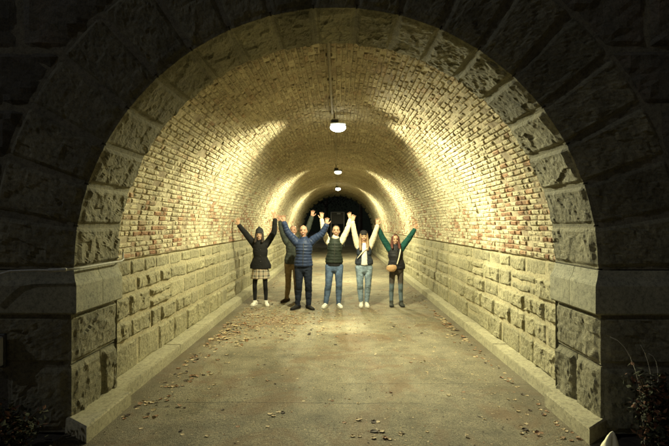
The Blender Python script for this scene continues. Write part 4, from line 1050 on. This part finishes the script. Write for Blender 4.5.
for (p0, p1_, p2_) in (((0, 0, 0), (-.02, 0, .80), (-.28, -.02, .87)), ((.05, 0, 0), (.1, 0, .6), (-.05, -.03, .81)), ((.02, 0, 0), (.18, 0, .70), (.02, -.02, .74)), ((.05, 0, 0), (.2, 0, .5), (.30, -.02, .70)), ((.0, 0, 0), (.25, 0, .5), (.36, -.02, .58)), ((.0, 0, 0), (-.05, -.05, .4), (-.15, -.1, .38)), ((.1, 0, 0), (.15, -.05, .45), (.3, -.1, .33))):
    pts = []
    for i in range(9):
        t = i/8; pts.append(tuple(p0[j]*(1-t)**2+2*t*(1-t)*p1_[j]+t*t*p2_[j] for j in range(3)))
    bl.tube([(p, .009*(1-.6*(i/8)), .0015) for i, p in enumerate(pts)], 6, (0, .6, .6))
bl.build('blades', leafg[3], gr)
# crumpled pale paper at the right edge of the light
pp = MB(); V = []; rr = random.Random(2)
for i in range(9):
    t = i/8; w = .085*(1-t)**.8+.016
    for j in range(12):
        a = 2*pi*j/12; f = 1-.55*math.exp(-((a-4.71)/.35)**2)+.2*math.sin(3*a+t*3)+rr.uniform(-.14, .14); V.append((w*math.cos(a)*f+.045*t, w*.7*math.sin(a)*f, t*.25))
Q = [(i*12+j, i*12+(j+1) % 12, (i+1)*12+(j+1) % 12, (i+1)*12+j) for i in range(8) for j in range(12)]
n0 = len(V); V.append((.05, 0, .262)); pp.add(V, Q, [(n0, 96+j, 96+(j+1) % 12) for j in range(12)])
tag(pp.build('paper_bag', simple('pale_paper', (.70, .68, .50), .8, .08, 20, .3), None, True, (1.93, 3.50, -.005)), 'pale crumpled pointed paper bag standing at the right kerb end', 'paper bag')

# ------------------------------------------------------------------ beyond the far portal
fr = tag(empty('notice_frame', (-.03, 33.5, .2)), 'pale thin metal notice frame standing outside the far end', 'sign frame')
MB().box((0, 0, 1.95), (.86, .03, .80), .01).build('board', M['darkmetal'], fr, False)
for x in (-.45, .45): MB().box((x, 0, 1.18), (.045, .05, 2.4), .005).build('post', M['metal'], fr, False)
MB().box((0, 0, 2.37), (.86, .045, .03), .005).build('top_rail', M['metal'], fr, False)
MB().box((.08, -.03, 2.27), (.24, .012, .10), .003).build('sign_plate', M['metal'], fr, False)
def tree(loc, H, cr, seed, label):
    rr = random.Random(seed); r = tag(empty('tree', loc), label, 'tree', 'trees beyond the far end of the tunnel')
    tk = MB(); base = .16*H/7
    tk.tube([((0, 0, -.2), base*1.3, base*1.3), ((.03, 0, H*.2), base, base), ((.1, .05, H*.5), base*.7, base*.7), ((.05, .1, H*.85), base*.25, base*.25)], 10)
    tips = []
    for i in range(14):
        a = rr.uniform(0, 6.28); z0 = H*rr.uniform(.3, .75); l = cr*rr.uniform(.5, 1); e = (math.cos(a)*l, math.sin(a)*l, z0+l*rr.uniform(.2, .7))
        tk.tube([((.05, .03, z0), base*.35, base*.35), ((e[0]*.5, e[1]*.5, (z0+e[2])/2+.05), base*.22, base*.22), (e, base*.06, base*.06)], 6); tips += [e, (e[0]*.6, e[1]*.6, (z0*.4+e[2]*.6))]
    tk.build('trunk', leafg[2], r)
    mb = MB()
    for _ in range(2600):
        b = rr.choice(tips); c = Vector((b[0]+rr.gauss(0, cr*.17), b[1]+rr.gauss(0, cr*.17), b[2]+rr.gauss(0, cr*.15)))
        d = Vector((rr.gauss(0, 1), rr.gauss(0, 1), rr.gauss(0, 1))).normalized(); e = d.cross(Vector((rr.gauss(0, 1), 1, 1))).normalized(); s_ = rr.uniform(.06, .12)
        mb.add([c-d*s_, c+e*s_*.6, c+d*s_, c-e*s_*.6], [(0, 1, 2, 3)])
    mb.build('crown', leafg[0], r, False)
tree((-3.6, 38, .6), 7.5, 2.6, 1, 'dark leafy tree left of the path beyond the tunnel')
tree((3.9, 37, .6), 7, 2.4, 2, 'dark leafy tree right of the path beyond the tunnel')
tree((-1.2, 47, .7), 8.5, 3., 3, 'dark leafy tree farthest away behind the notice frame')
tree((2.4, 52, .7), 9, 3.2, 4, 'tall dark tree behind the right hand tree beyond the tunnel')

# ------------------------------------------------------------------ world, facade fill, camera
w = bpy.data.worlds.new('World'); S.world = w; w.use_nodes = True; nt = w.node_tree
bgn = nt.nodes['Background']; sky = nt.nodes.new('ShaderNodeTexSky'); sky.sky_type = 'NISHITA'; sky.sun_disc = False
sky.sun_elevation = math.radians(12); sky.sun_rotation = math.radians(160); nt.links.new(sky.outputs[0], bgn.inputs[0]); bgn.inputs[1].default_value = .006
sd = bpy.data.lights.new('facade_fill', 'SUN'); sd.energy = .24; sd.angle = math.radians(.5); sd.color = (.95, .97, 1.); so = bpy.data.objects.new('facade_fill', sd); COL.objects.link(so)
dirv = Vector((1.0, .42, -.75)); so.rotation_euler = dirv.to_track_quat('-Z', 'Y').to_euler()  # added directional fill, angled to graze the facade and bring out its relief
cam = bpy.data.cameras.new('camera'); co = bpy.data.objects.new('camera', cam); COL.objects.link(co); S.camera = co
cam.sensor_width = 36; cam.lens = 483/669*36; cam.clip_end = 2000; cam.clip_start = .05
co.location = (0, 0, 1.75); co.rotation_euler = (math.radians(90.12), 0, math.radians(.415))
S.render.engine = 'CYCLES'
S.cycles.use_denoising = True
try: S.cycles.denoiser = 'OPENIMAGEDENOISE'
except Exception: pass
S.cycles.max_bounces = 8; S.cycles.diffuse_bounces = 5; S.cycles.sample_clamp_indirect = 6
S.view_settings.view_transform = 'Standard'; S.view_settings.look = 'None'; S.view_settings.gamma = 1; S.view_settings.exposure = 0
